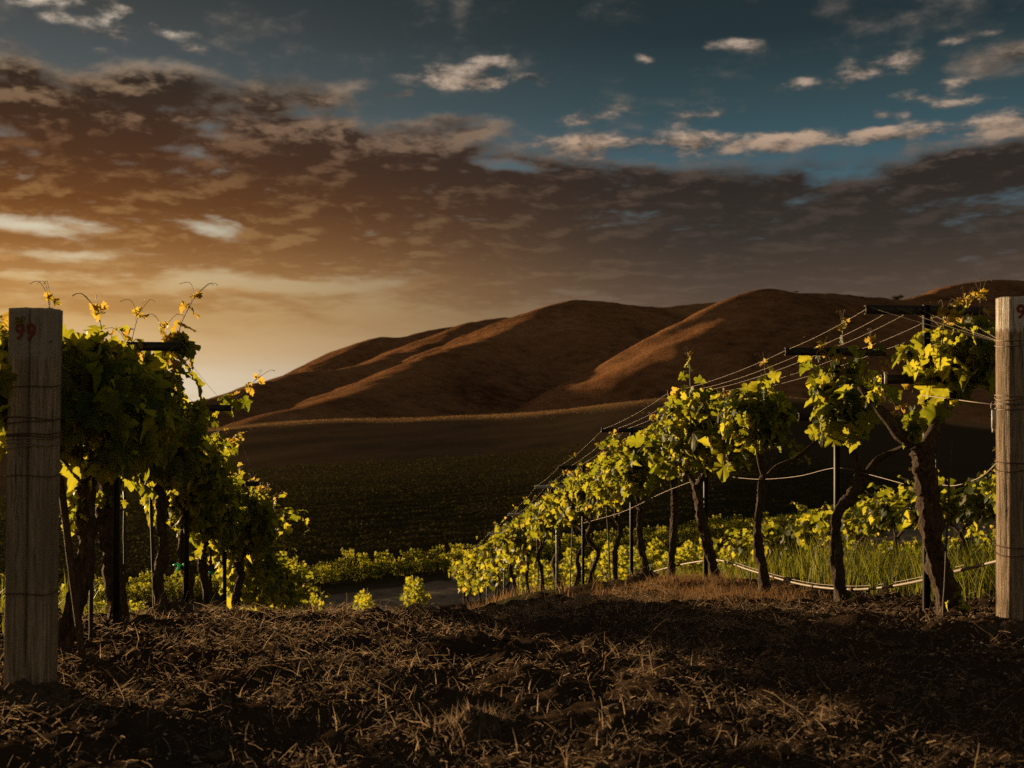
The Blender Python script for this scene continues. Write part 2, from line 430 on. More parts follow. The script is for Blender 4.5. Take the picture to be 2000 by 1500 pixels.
# ------------------------------------------------------------------ leaves
half = np.array([(.10, -.13), (.32, -.16), (.50, .02), (.43, .12), (.40, .20), (.60, .36), (.55, .47), (.48, .55), (.33, .53), (.31, .70), (.17, .82), (.10, .92)])
outl = np.vstack([[(0, 0)], half, [(0, 1.02)], (half * [-1, 1])[::-1]])
def leaf_template(o, fold=.28, curl=.35):
    v = np.vstack([[(0, .34)], o]); z = fold * np.abs(v[:, 0]) - curl * (v[:, 1] - .2) ** 2 * .6 - .22 * np.abs(v[:, 0]) ** 2 * 2
    n = len(o); t = [[0, 1 + i, 1 + (i + 1) % n] for i in range(n)]
    return np.column_stack([v, z]), np.array(t)
LEAF_HI = [leaf_template(outl, f, c) for f, c in ((.30, .35), (.1, .8), (-.25, .2), (.6, .6), (.85, 1.1), (-.1, 1.4))]
lo = np.array([(0, 0), (.42, -.1), (.56, .38), (.26, .7), (0, 1), (-.26, .7), (-.56, .38), (-.42, -.1)])
LEAF_Q = [(np.array([(0, 0, 0), (.5, .45, -.05), (0, 1, .06), (-.5, .45, -.05)]), np.array([[0, 1, 2], [0, 2, 3]]))]
LEAF_LO = [leaf_template(lo, f, c) for f, c in ((.30, .35), (.1, .6), (-.15, .2))]

def place_leaves(pos, tip, nrm, size, tmpl, rg):
    """batch: returns verts, tris"""
    pos = np.asarray(pos, float); tip = np.asarray(tip, float); nrm = np.asarray(nrm, float); size = np.asarray(size, float)
    tip = tip / (np.linalg.norm(tip, axis=1, keepdims=True) + 1e-9)
    nrm = nrm - tip * (nrm * tip).sum(1, keepdims=True); nrm /= np.linalg.norm(nrm, axis=1, keepdims=True) + 1e-9
    side = np.cross(tip, nrm)
    V = []; T = []; own = []; base = 0
    which = rg.integers(0, len(tmpl), len(pos))
    for k, (tv, tt_) in enumerate(tmpl):
        sel = np.where(which == k)[0]
        if not len(sel): continue
        jit = 1 + .12 * rg.standard_normal((len(sel), len(tv)))
        w = (tv[None] * size[sel, None, None]); w[..., 2] += size[sel, None] * .075 * rg.standard_normal((len(sel), len(tv)))
        p = pos[sel, None] + side[sel, None] * (w[..., 0] * jit)[..., None] + tip[sel, None] * w[..., 1][..., None] + nrm[sel, None] * (w[..., 2] * (.6 + .8 * rg.random((len(sel), 1))))[..., None]
        V.append(p.reshape(-1, 3))
        off = base + np.arange(len(sel)) * len(tv)
        T.append((tt_[None] + off[:, None, None]).reshape(-1, 3)); own.append(np.repeat(sel, len(tt_)))
        base += len(sel) * len(tv)
    return np.concatenate(V), np.concatenate(T), np.concatenate(own)

class Foliage:
    def __init__(s, seed):
        s.rg = np.random.default_rng(seed); s.p = []; s.t = []; s.n = []; s.s = []; s.y = []; s.canes = MB(); s.has = False; s.hi = True; s.cl = []; s.mats = [M['leaf'], M['young']]
    def leaf(s, p, t, n, size, young=0): s.p.append(p); s.t.append(t); s.n.append(n); s.s.append(size); s.y.append(young)
    def shoot(s, pts, lmax=.16, step=.06, r0=.0045, tendril=False, tipyoung=.75, start=0.0, droop=.9):
        rg = s.rg; P = spline(pts, 14)
        seg = np.linalg.norm(np.diff(P, axis=0), axis=1); L = seg.sum(); cum = np.concatenate([[0], np.cumsum(seg)]) / L
        if s.hi and s.canes.n: s.cl.append(s.canes); s.canes = MB()
        s.canes.tube(P, np.linspace(r0, .0016, 14), 5, cap=False); s.has = True
        n = max(2, int(L * (1 - start) / step)); ph = rg.random() * 6.28
        for i in range(n):
            f = start + (1 - start) * (i + .7) / n
            q = np.array([np.interp(f, cum, P[:, a]) for a in range(3)])
            ph += PI + rg.normal(0, .7)
            out = np.array([math.cos(ph), math.sin(ph), rg.normal(.1, .35)])
            pet = .03 + .05 * (1 - f) * rg.random()
            size = lmax * (1 - .68 * max(0, (f - .35) / .65) ** 1.3) * (.7 + .5 * rg.random())
            tip = out * (.75) + np.array([0, 0, -droop * rg.random() * 1.25]) + rg.normal(0, .25, 3)
            nr = out * .55 + np.array([0, 0, .65]) + rg.normal(0, .45, 3)
            s.leaf(q + out * pet, tip, nr, size, 1 if f > tipyoung + .15 * rg.random() + (0 if s.hi else .12) else 0)
        if tendril:
            e = P[-1]; d = P[-1] - P[-3]; d /= np.linalg.norm(d)
            for k in range(3):
                a = rg.random() * 6.28; sd = np.array([math.cos(a), math.sin(a) * .5, .3])
                c = [e - d * .03 * k, e + d * .03 + sd * .03, e + d * .06 + sd * .07, e + d * .05 + sd * .11 + [0, 0, -.012], e + d * .03 + sd * .115]
                s.canes.tube(spline(c, 9), .0014, 4, cap=False)
            for k in range(7):
                s.leaf(e + rg.normal(0, .014, 3), d + rg.normal(0, .7, 3), rg.normal(0, 1, 3), .018 + .022 * rg.random(), 1)
    def cloud(s, n, c, r, lmax=.14, droop=1.0):
        rg = s.rg
        for i in range(n):
            v = rg.normal(0, 1, 3); v /= np.linalg.norm(v); v *= rg.random() ** .45
            q = np.asarray(c) + v * np.asarray(r)
            out = np.array([v[0], v[1] * .6, .1]) + rg.normal(0, .35, 3)
            s.leaf(q, out * .6 + np.array([0, 0, -droop * (.3 + rg.random())]), out + np.array([0, 0, .5]) + rg.normal(0, .4, 3), lmax * (.55 + .55 * rg.random()), 1 if rg.random() < .012 else 0)
    def build(s, parent, hi=True, name='foliage'):
        v, t, own = place_leaves(s.p, s.t, s.n, s.s, LEAF_HI if hi else LEAF_LO, s.rg)
        o = mesh_np(name, v, t, s.mats, parent, midx=np.asarray(s.y)[own])
        for c in s.cl + ([s.canes] if s.has else []): c.build('cane', M['cane'], parent, True)
        return o

def make_vine(base, seed, slope, hi=True, nshoot=12, fill=60, top=1.66, wid=.30, leng=.62, trunk=None, arms=None, lmax=.155, low=.9, tr=.028, extra=None, hang=.5, name='grapevine', sel=None, near=False):
    """local frame: x across the row, y along the row (away), z up"""
    rg = np.random.default_rng(seed)
    root = empty(name, base, ROWRZ)
    hfork = low - .06 if trunk is None else trunk[-1][2]
    if trunk is None:
        a, b = rg.normal(0, .05), rg.normal(0, .05)
        trunk = [(0, 0, -.08), (a * .5 + rg.normal(0, .02), b * .3, hfork * .25), (a + rg.normal(0, .04), b, hfork * .55), (a * 1.3 + rg.normal(0, .05), b, hfork * .8), (a * 1.2, b, hfork)]
    mb = MB(); P = spline(trunk, 60)
    rad = np.interp(np.linspace(0, 1, 60), [0, .08, .3, .8, 1], [tr * 1.5, tr * 1.15, tr, tr * .95, tr * 1.1])
    mb.tube(P, rad, 18, rough=.75, twist=.05, seed=seed % 50)
    top_ = P[-1]
    if arms is None:
        arms = []
        for sy in (-1, 1):
            sx = rg.choice([-1, 1]) * (.06 + .12 * rg.random())
            arms.append([tuple(top_ - [0, 0, .03]), (top_[0] + sx * .5, top_[1] + sy * .14, top_[2] + .10 + slope * sy * .14), (top_[0] + sx, top_[1] + sy * .34, top_[2] + .17 + slope * sy * .34), (top_[0] + sx * 1.1, top_[1] + sy * leng, top_[2] + .16 + slope * sy * leng)])
    for a in arms: mb.tube(spline(a, 16), np.linspace(tr * .72, tr * .4, 16), 9, rough=.5, twist=.1, seed=seed % 40 + 3)
    mb.build('trunk', M['bark'], root, True)
    fo = Foliage(seed + 1000); fo.hi = hi and near
    for i in range(nshoot):
        arm = spline(arms[sel[i % len(sel)] if sel else i % len(arms)], 20); q = arm[int(rg.integers(13 if sel else 7, 20))] + rg.normal(0, .02, 3)
        sx = rg.normal(0, 1) * wid * .8; up = (top - q[2] + slope * q[1]) * (.62 + .42 * rg.random())
        kind = rg.random()
        if kind < .68:
            pts = [q, q + [sx * .25, rg.normal(0, .07), up * .4], q + [sx * .7, rg.normal(0, .12), up * .8], q + [sx * 1.0, rg.normal(0, .16), up * 1.0]]
        else:                                               # arching over and hanging
            pts = [q, q + [sx * .5, rg.normal(0, .06), up * .5], q + [sx * 1.15, rg.normal(0, .12), up * .55], q + [sx * 1.5, rg.normal(0, .15), up * .1 - .1 * hang]]
        fo.shoot(pts, lmax, .062, tendril=hi and kind < .4)
    if fill:
        for a in ([arms[j] for j in sorted(set(sel))] if sel else arms):
            e = spline(a, 10)[6]
            fo.cloud(fill // len(arms), e + [0, 0, .24], (wid * .85, leng * .55, .27), lmax)
    if extra: extra(fo)
    fo.build(root, hi)
    return root

def rowpos(u, d): return np.array([u + ROWDX * d, d, float(GS(u + ROWDX * d, d))])
def rslope(u, d): return float((G(u + ROWDX * (d + .8), d + .8) - G(u + ROWDX * (d - .8), d - .8)) / 1.6)
ORD = 'first second third fourth fifth sixth seventh eighth ninth tenth eleventh twelfth thirteenth fourteenth fifteenth sixteenth seventeenth eighteenth nineteenth twentieth twenty-first twenty-second twenty-third twenty-fourth twenty-fifth'.split()
UR, UL = 3.11, -1.30

# ---- the row on the sunlit side
def loc(px, py, bx, by, d, y=0): return ((px - bx) / F * d, y, (by - py) / F * d)
rd = [5.9, 7.15, 8.5, 9.8, 11.0, 12.1, 13.5, 14.8, 16.1, 17.4, 18.7, 20.0, 21.3, 22.6, 24.0, 25.4, 26.8, 28.2, 29.6, 31.0]
RL = {0: 'grapevine with the thickest forked trunk next to the round white-topped post', 1: 'grapevine with a trunk bent sideways, behind the thick forked vine',
      2: 'grapevine with a Y-forked trunk and a long bare arm, at the dry grass patch', 3: 'tall full grapevine on a straight trunk beside a steel stake behind the dry grass patch'}
for i, d in enumerate(rd):
    base = rowpos(UR, d); sl = rslope(UR, d); kw = {}
    hi = d < 15
    if i == 0:
        L = lambda px, py, y=0: loc(px, py, 1855, 1222, d, y)
        kw = dict(near=True, trunk=[L(1862, 1240), L(1850, 1165), L(1828, 1090), L(1818, 1010), L(1812, 940), L(1806, 890)], tr=.050,
                  arms=[[L(1806, 905), L(1770, 880, .03), L(1738, 835, .08), L(1702, 780, .16)], [L(1806, 905), L(1836, 862, .02), L(1868, 822, .1), L(1902, 786, .25)]], nshoot=7, fill=12, wid=.085, lmax=.12, sel=[1])
        def ex(f, L=L):
            f.cloud(12, L(1868, 1195, -.05), (.05, .05, .06), .07)
            f.cloud(72, L(1902, 712), (.105, .2, .19), .12); f.cloud(22, L(1783, 850, 0), (.03, .05, .11), .065); f.cloud(10, L(1770, 712, 0), (.035, .05, .05), .09); f.cloud(12, L(1725, 800, .1), (.05, .06, .05), .07)
            for a, b in ((1890, 615), (1925, 600), (1850, 640)): f.shoot([L(a - 10, 740), L(a - 5, 690), L(a, b)], .12, .05, tendril=True)
        kw['extra'] = ex
    elif i == 1:
        L = lambda px, py, y=0: loc(px, py, 1650, 1182, d, y)
        kw = dict(near=True, trunk=[L(1655, 1205), L(1640, 1130), L(1637, 1070), L(1640, 1010), L(1665, 975), L(1688, 935)], tr=.031,
                  arms=[[L(1685, 945), L(1676, 900, -.02), L(1660, 850, .02), L(1640, 815, .1)], [L(1685, 950), L(1710, 905, -.05), L(1735, 885, -.12), L(1752, 870, -.2)]], nshoot=7, fill=30, wid=.14, lmax=.125, sel=[0])
        def ex(f, L=L):
            f.cloud(110, L(1642, 800), (.19, .2, .23), .115)
            f.shoot([L(1660, 770), L(1652, 710), L(1648, 635)], .14, .05, tendril=True); f.shoot([L(1680, 770), L(1700, 720), L(1706, 668)], .12, .06, tendril=True)
            f.cloud(6, L(1655, 1165, -.05), (.02, .03, .04), .05)
        kw['extra'] = ex
    elif i == 2:
        L = lambda px, py, y=0: loc(px, py, 1500, 1166, d, y)
        kw = dict(near=True, trunk=[L(1500, 1190), L(1497, 1120), L(1483, 1060), L(1488, 990), L(1500, 930)], tr=.033,
                  arms=[[L(1499, 940), L(1490, 905), L(1484, 870, .05), L(1470, 840, .2)], [L(1500, 938), L(1525, 915), L(1560, 895, -.05), L(1592, 865, -.1)]], nshoot=7, fill=24, wid=.17, lmax=.125, sel=[0])
        def ex(f, L=L):
            f.cloud(210, L(1478, 808), (.25, .25, .26), .11); f.shoot([L(1500, 800), L(1503, 760), L(1497, 712)], .13, .05, tendril=True)
        kw['extra'] = ex
    elif i == 3:
        L = lambda px, py, y=0: loc(px, py, 1390, 1138, d, y)
        kw = dict(trunk=[L(1402, 1155), L(1388, 1090), L(1372, 1020), L(1362, 950)], tr=.036, nshoot=9, fill=40, wid=.22)
        def ex(f, L=L):
            f.cloud(280, L(1352, 832), (.27, .3, .35), .11); f.shoot([L(1350, 790), L(1348, 740), L(1346, 700)], .15, .05, tendril=True)
        kw['extra'] = ex
    else:
        kw = dict(nshoot=12, fill=200, wid=.26, lmax=.125, low=.94, leng=.44)
        if d > 19: kw['extra'] = (lambda f: f.cloud(130, (0, 0, 1.05), (.28, .36, .42), .12))
    v = make_vine(base, 100 + i, sl, hi, **kw)
    tag(v, RL.get(i, ORD[i] + ' grapevine down the row from the round white-topped post'), 'grapevine', 'grapevines of the row below the round post')

# ---- the backlit row by the squared post
ld = [5.25, 6.5, 7.8, 9.1, 10.4, 11.7, 13.0, 14.3, 15.6, 16.9, 18.2, 19.5, 20.8, 22.1, 23.4, 24.7]
LL = {0: 'dark grapevine with a crooked trunk hugging the squared post marked 99', 1: 'dark backlit grapevine with a thick upright trunk under the steel crossarm'}
for i, d in enumerate(ld):
    base = rowpos(UL, d); sl = rslope(UL, d); hi = d < 13
    bpx = CX + base[0] / F * F / d * F if False else CX + base[0] / d * F; bpy_ = HZ - base[2] / d * F
    L = lambda px, py, y=0, bpx=bpx, bpy_=bpy_, d=d: ((px - bpx) / F * d, y, (bpy_ - py) / F * d)
    kw = dict(near=d < 9.5, nshoot=20, fill=260, wid=.25, top=1.70, lmax=.135, low=.86, tr=.034)
    if i == 0:
        kw.update(trunk=[L(118, 1330), L(125, 1255), L(150, 1180), L(168, 1080), L(172, 985), L(165, 930)], tr=.037, top=1.58)
        def ex(f, L=L):
            f.cloud(290, L(185, 795), (.28, .5, .31), .13); f.cloud(45, L(0, 760), (.12, .3, .28), .15); f.cloud(26, L(176, 688), (.06, .12, .09), .11, .4); f.cloud(10, L(140, 700), (.03, .1, .05), .09)
            f.shoot([L(90, 700), L(95, 640), L(100, 585)], .11, .06, tendril=True)
            f.shoot([L(205, 740), L(200, 670), L(190, 606)], .13, .055, tendril=True)
            f.cloud(18, L(150, 985), (.05, .1, .10), .075)
        kw['extra'] = ex
    elif i == 1:
        kw.update(trunk=[L(238, 1260), L(232, 1180), L(222, 1080), L(212, 1000), L(222, 930)], tr=.050, top=1.55)
        def ex(f, L=L):
            f.cloud(330, L(250, 800), (.31, .5, .31), .125); f.cloud(22, L(345, 672), (.05, .1, .09), .10, .5); f.cloud(16, L(285, 690), (.05, .1, .06), .09, .5); f.shoot([L(320, 760), L(315, 700), L(318, 640)], .12, .045, tendril=True); f.shoot([L(225, 740), L(215, 690), L(222, 640)], .12, .045)
            f.shoot([L(262, 740), L(255, 680), L(270, 612)], .12, .055, tendril=True)
            f.shoot([L(345, 760), L(352, 690), L(348, 640), L(378, 575)], .13, .045, tendril=True, tipyoung=.35)
            f.cloud(26, L(215, 975), (.10, .1, .10), .075)
        kw['extra'] = ex
    elif i == 3:
        def ex(f, L=L):
            f.cloud(340, (0, 0, 1.2), (.29, .5, .36), .12)
            f.shoot([L(400, 830), L(440, 790), L(470, 770), L(500, 738)], .13, .04, tendril=True, tipyoung=.5)
        kw['extra'] = ex
    else:
        low_ = 1.18 if d < 9 else 1.12 if d < 12 else .95
        kw['extra'] = (lambda f, low_=low_: f.cloud(380, (0.0, 0, low_ + .04), (.26, .55, .36 if low_ > 1 else .50), .115))
    v = make_vine(base, 300 + i, sl, hi, **kw)
    tag(v, LL.get(i, ORD[i] + ' backlit grapevine down the row from the squared post marked 99'), 'grapevine', 'backlit grapevines of the row below the squared post')

# ---- the rows beyond
for (u, ds, nm, grp) in ((7.55, np.arange(9.8, 22.6, 1.45), 'grapevine along the next row behind the tall green grass', 'grapevines of the row behind the tall grass'),
                    (11.95, np.arange(15.0, 30, 1.7), 'grapevine along the farther row past the tall green grass', 'grapevines of the second row past the tall grass'),
                    (-5.7, np.arange(11.5, 30, 1.6), 'low sunlit grapevine of the row seen under the backlit vines', 'grapevines of the row beyond the backlit vines')):
    pro = []
    for i, d in enumerate(ds):
        base = rowpos(u, d)
        if i < 4:
            v = make_vine(base, 500 + i + int(u * 10), rslope(u, d), False, nshoot=13, fill=300, wid=.32, lmax=.135, low=.8, top=1.6 if u > 0 else 1.45)
            pro.append(v)
        else:
            v = copy_tree(pro[i % 4]); v.location = base
        tag(v, ORD[min(i, 24)] + ' ' + nm, 'grapevine', grp)

# ---- the lower block of low vines in front of the road
def low_vine(seed, n=420, h=1.2, w=.42, l=.75):
    r = empty('low_grapevine', (0, 0, 0), ROWRZ); f = Foliage(seed)
    f.cloud(n, (0, 0, h * .55), (w, l, h * .5), .135, .5); f.cloud(70, (0, 0, h * .95), (w * .6, l * .8, .2), .11, -.4)
    mb = MB(); mb.tube(spline([(0, 0, -.1), (.03, 0, .4), (0, .02, .9)], 8), .035, 7, rough=.4); mb.build('trunk', M['bark'], r, True)
    f.build(r, False); return r
lowp = [low_vine(900 + k) for k in range(4)]
used = 0; seq = 0
for c in (0, 1, 2, 5, 6, 7, 8, 9):
    for j in range(6):
        d = 34.5 + j * 1.9 + .9 * (c % 2)
        px = 615 + c * 92 + (d - 40) * -1.5
        x = (px - CX) / F * 40 + ROWDX * (d - 40)
        s = (x - RP0[0]) * RN[0] + (d - RP0[1]) * RN[1]
        if s > -4.0 or (c < 3 and j > 2): continue
        if random.random() < .08: continue
        base = (x, d, float(G(x, d)))
        if used < 4: v = lowp[used]
        else: v = copy_tree(lowp[used % 4])
        used += 1
        v.location = base; v.rotation_euler = (0, 0, ROWRZ + random.uniform(-.2, .2)); k = random.uniform(.85, 1.12); v.scale = (k, k, k * (random.uniform(1.1, 1.3) if c < 3 else random.uniform(.85, 1.1)))
        tag(v, 'low sunlit grapevine of the small block between the crest and the dirt track', 'grapevine', 'low vines in front of the dirt track')
# ---- the two front rows across the road
def rg_(sd): return math.sin(sd * 12.9)
def front_vine(seed):
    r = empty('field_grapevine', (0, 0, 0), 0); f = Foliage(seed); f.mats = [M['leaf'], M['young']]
    f.cloud(190, (0, 0, .55), (.46, .28, .38), .095, .3)
    for q in range(4): f.cloud(20, (-.34 + .23 * q + .05 * rg_(seed + q), .08 * rg_(seed * 2 + q), .88 + .10 * rg_(seed * 3 + q)), (.08, .09, .20), .075, -.7)
    mb = MB(); mb.tube(spline([(0, 0, -.1), (.03, 0, .3), (0, .02, .6)], 6), .03, 6, rough=.4); mb.build('trunk', M['bark'], r, True)
    f.build(r, False); return r
fp = [front_vine(950 + k) for k in range(4)]; used = 0
for row in range(2):
    for t in np.arange(-26, 62, .62 if row == 0 else .85):
        s = 6.9 + row * 1.9 + random.uniform(-.15, .15); tt2 = t + random.uniform(-.2, .2)
        x = RP0[0] + RT[0] * tt2 + RN[0] * s; y = RP0[1] + RT[1] * tt2 + RN[1] * s
        if not (-.5 < x / y < .5): continue
        v = fp[used] if used < 4 else copy_tree(fp[used % 4]); used += 1
        v.location = (x, y, float(G(x, y))); v.rotation_euler = (0, 0, math.atan2(RT[1], RT[0]) + random.uniform(-.3, .3)); k = random.uniform(.85, 1.1); v.scale = (k, k, k * random.uniform(.85, 1.3))
        tag(v, 'small upright grapevine in the field edge along the far side of the dirt track' if row == 0 else 'small upright grapevine in the second row behind the field edge',
            'grapevine', 'vines at the field edge beyond the track' if row == 0 else 'vines of the second field row')
# ---- the rest of the field: one mass
P_, T_, N_, Z_ = [], [], [], []
rf = np.random.default_rng(77)
for row in range(2, 30):
    s0 = 6.9 + row * 1.9
    n = 13000
    t = rf.uniform(-45, 80, n); s = s0 + rf.normal(0, .28, n)
    x = RP0[0] + RT[0] * t + RN[0] * s; y = RP0[1] + RT[1] * t + RN[1] * s
    ok = (np.abs(x / y) < .56) & (x - y * .25 < 26 + 6 * rf.random(n))
    x, y = x[ok], y[ok]; n = len(x)
    hgt = (.85 + .30 * rf.random(n) ** .8) * (1 + .16 * vnoise(x * .8, y * .8, 5))
    P_.append(np.stack([x, y, G(x, y) + hgt], -1)); o_ = rf.normal(0, 1, (n, 3))
    T_.append(o_ * [1, 1, .12]); N_.append(rf.normal(0, .22, (n, 3)) + [0, -.05, .95]); Z_.append(.09 + .07 * rf.random(n))
v_, t_, own_ = place_leaves(np.concatenate(P_), np.concatenate(T_), np.concatenate(N_), np.concatenate(Z_), LEAF_Q, rf)
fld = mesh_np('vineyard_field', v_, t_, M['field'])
tag(fld, 'dense vineyard with shade painted into its green, covering the opposite slope beyond the track', 'vineyard', kind='stuff')

# ------------------------------------------------------------------ end posts
def post(name, d, pxc_top, pxc_bot, py_top, py_bot, half_px, mat, cracks, seed, label, squar=0.0):
    base = W(pxc_bot, py_bot, d); topw = W(pxc_top, py_top, d); h = topw[2] - base[2]; r = half_px / F * d
    root = empty(name, base)
    nr_, ns = 110, 96
    zz = np.linspace(-.25, h, nr_); th = np.linspace(0, 2 * PI, ns, endpoint=False)
    ZZ, TH = np.meshgrid(zz, th, indexing='ij')
    R = r * (1 + .02 * fbm(np.cos(TH) * 2 + 5, ZZ * 1.5 + np.sin(TH) * 2, seed, 3)) + .004 * vnoise(np.cos(TH) * 14 + 3, ZZ * 1.2 + np.sin(TH) * 14, seed + 1) + .0025 * vnoise(np.cos(TH) * 30, ZZ * 2.5 + np.sin(TH) * 30, seed + 2)
    if squar: R = R * (1 + squar * (np.maximum(np.abs(np.cos(TH)), np.abs(np.sin(TH))) ** -1 - 1) - squar * .1)
    for (ang, wdt, dep, z0, z1) in cracks:
        a = TH - (ang + .06 * fbm(ZZ * 2.5, ZZ * 0 + ang * 9, seed + 4, 3)); a = (a + PI) % (2 * PI) - PI
        R = R - dep * np.exp(-(a / wdt) ** 2) * sstep(z0, z0 + .1, ZZ) * sstep(z1, z1 - .1, ZZ + 1e-6)
    lean = (topw[0] - base[0])
    VX = R * np.cos(TH) + lean * ZZ / h; VY = R * np.sin(TH)
    topn = ZZ + (ZZ > h - .001) * (.004 * vnoise(VX * 40, VY * 40, 3))
    V = np.stack([VX, VY, topn], -1).reshape(-1, 3)
    q = []
    for i in range(nr_ - 1):
        for j in range(ns): q.append([i * ns + j, i * ns + (j + 1) % ns, (i + 1) * ns + (j + 1) % ns, (i + 1) * ns + j])
    V = np.vstack([V, [[lean, 0, h + .002]]]); k = nr_ * ns
    t = [[k, (nr_ - 1) * ns + j, (nr_ - 1) * ns + (j + 1) % ns] for j in range(ns)]
    b = mesh_np('shaft', V, [np.array(t), np.array(q)], mat, root, True)
    tag(root, label, 'post')
    return root, base, r, h, lean
PA, ba, ra, ha, la = post('wooden_post', 4.58, 71, 60, 604, 1352, 45, M['post_a'], [(-1.45, .035, .016, .05, 1.6), (-1.95, .02, .009, 0, 1.1), (-.8, .02, .006, .6, 1.6), (-2.5, .02, .006, .1, .8)], 5,
                          'squared grey wooden post with red 99 stencilled on its white-washed top', .45)
PB, bb, rb, hb, lb = post('wooden_post', 5.3, 1991, 1992, 582, 1226, 42, M['post_b'], [(-1.5, .025, .010, .2, 1.55), (-1.15, .018, .006, .9, 1.5), (-1.95, .014, .004, 0, 1.0), (-2.6, .014, .004, .3, 1.5)], 9,
                          'round weathered wooden post with a red 9 on its white-painted top')
def digits(root, text, size, cx_ang, zc, r, lean, h, name='red_number', squar=0.0):
    cu = bpy.data.curves.new(name, 'FONT'); cu.body = text; cu.size = size; cu.offset = size * .018; cu.space_character = 1.12; cu.align_x = 'CENTER'; cu.align_y = 'CENTER'
    to = bpy.data.objects.new('tmp', cu); COL.objects.link(to)
    dg = bpy.context.evaluated_depsgraph_get(); me = bpy.data.meshes.new_from_object(to.evaluated_get(dg)); bpy.data.objects.remove(to)
    import bmesh
    bm = bmesh.new(); bm.from_mesh(me); bmesh.ops.triangulate(bm, faces=bm.faces[:])
    for _ in range(2): bmesh.ops.subdivide_edges(bm, edges=[e for e in bm.edges if e.calc_length() > size * .06], cuts=1); bmesh.ops.triangulate(bm, faces=bm.faces[:])
    for v in bm.verts:
        a = cx_ang + v.co.x / r; z = zc + v.co.y * 1.15; R = r + .0045
        if squar: R = R * (1 + squar * (max(abs(math.cos(a)), abs(math.sin(a))) ** -1 - 1) - squar * .1)
        v.co = (R * math.cos(a) + lean * z / h, R * math.sin(a), z)
    bm.to_mesh(me); bm.free(); me.materials.clear(); me.materials.append(M['red'])
    o = bpy.data.objects.new(name, me); COL.objects.link(o); o.parent = root
    return o
digits(PA, '99', .080, -1.57 - .20 - .20 + .36, (1352 - 652) / F * 4.58, ra, la, ha, squar=.45)
# the camera looks at the round post from its inner side: turn the number to face the lane end
digits(PB, '9', .078, -1.57 - .36, (1226 - 613) / F * 5.3, rb, lb, hb)
def wraps(root, r, lean, h, zs, d, pyb, squar=0.0):
    for py, mat, tilt, rad in zs:
        z0 = (pyb - py) / F * d; a = np.linspace(0, 2 * PI, 48, endpoint=False)
        R = np.full_like(a, r + .004 + rad)
        if squar: R = R * (1 + squar * (np.maximum(np.abs(np.cos(a)), np.abs(np.sin(a))) ** -1 - 1) - squar * .08)
        P = np.stack([R * np.cos(a) + lean * z0 / h, R * np.sin(a), z0 + tilt * np.cos(a - .4) + .003 * np.sin(3 * a)], -1)
        mb = MB(); mb.tube(P, rad, 6, closed=True); mb.build('wire_wrap', M[mat], root, True)
wraps(PA, ra, la, ha, [(755, 'rust', .004, .002), (816, 'rust', -.006, .0022), (822, 'rust', .008, .002), (846, 'rust', .002, .0026), (851, 'rust', -.004, .0024), (855, 'wire', .003, .002), (866, 'wire', -.008, .0018), (869, 'wire', .009, .0018), (927, 'rust', -.003, .002), (1154, 'rust', -.004, .0024)], 4.58, 1352, .45)
wraps(PB, rb, lb, hb, [(668, 'wire', -.006, .0022), (673, 'wire', .009, .002), (772, 'wire', .02, .0024), (778, 'wire', -.016, .0024), (784, 'wire', .006, .0022), (790, 'wire', -.003, .0022), (797, 'wire', .005, .0022), (801, 'rust', -.008, .002), (908, 'rust', -.016, .0024), (914, 'rust', .012, .002), (1070, 'rust', -.012, .0024), (1078, 'rust', .01, .002)], 5.3, 1226)
# small tensioner sleeve at the round post
e_ = empty('wire_tensioner', W(1941, 800, 5.27)); mb = MB()
mb.box((0, 0, -.045), (.018, .010, .085)); mb.box((0, 0, -.096), (.014, .008, .02)); mb.build('sleeve', M['plastic'], e_)
mb = MB(); mb.tube(spline([(.012, 0, .03), (-.008, 0, .035), (-.012, 0, .005), (.0, 0, -.003), (.014, -.004, .003)], 14), .0025, 6); mb.build('clip', M['wire'], e_, True)
tag(e_, 'pale wire tensioner sleeve hanging at the round post', 'wire tensioner')

# ------------------------------------------------------------------ trellis posts
def trellis(d, u, h, label, grp, mat='steel', lower=None, xoff=0.0, half=.34, bot=-.3):
    b = rowpos(u, d); b[0] += xoff; r = empty('trellis_post', b, ROWRZ)
    mb = MB(); w = .036
    mb.box((0, 0, (h + .03 + bot) / 2), (w, .005, h + .03 - bot)); mb.box((-w / 2 + .0025, -.0125, (h + .03 + bot) / 2), (.005, .02, h + .03 - bot)); mb.box((w / 2 - .0025, -.0125, (h + .03 + bot) / 2), (.005, .02, h + .03 - bot))
    mb.build('stake', M[mat], r)
    def arm(z, hl, name, cx=0):
        a = MB(); a.box((cx, .007, z), (2 * hl, .006, .05)); a.box((cx, .0195, z + .022), (2 * hl, .018, .005)); a.box((cx, .0195, z - .022), (2 * hl, .018, .005))
        for q in (-.95, -.5, -.15, .45, .95): a.box((cx + q * hl, -.001, z + .012), (.008, .009, .012))
        a.build(name, M[mat], r)
    arm(h, half, 'crossarm')
    if lower: arm(lower, .22, 'lower_crossarm', -.03)
    tag(r, label, 'trellis post', grp)
    return r
RTD = [6.12, 7.25, 9.95, 12.6, 15.25, 17.2, 20.2, 23.2, 26.2]
RTH = []
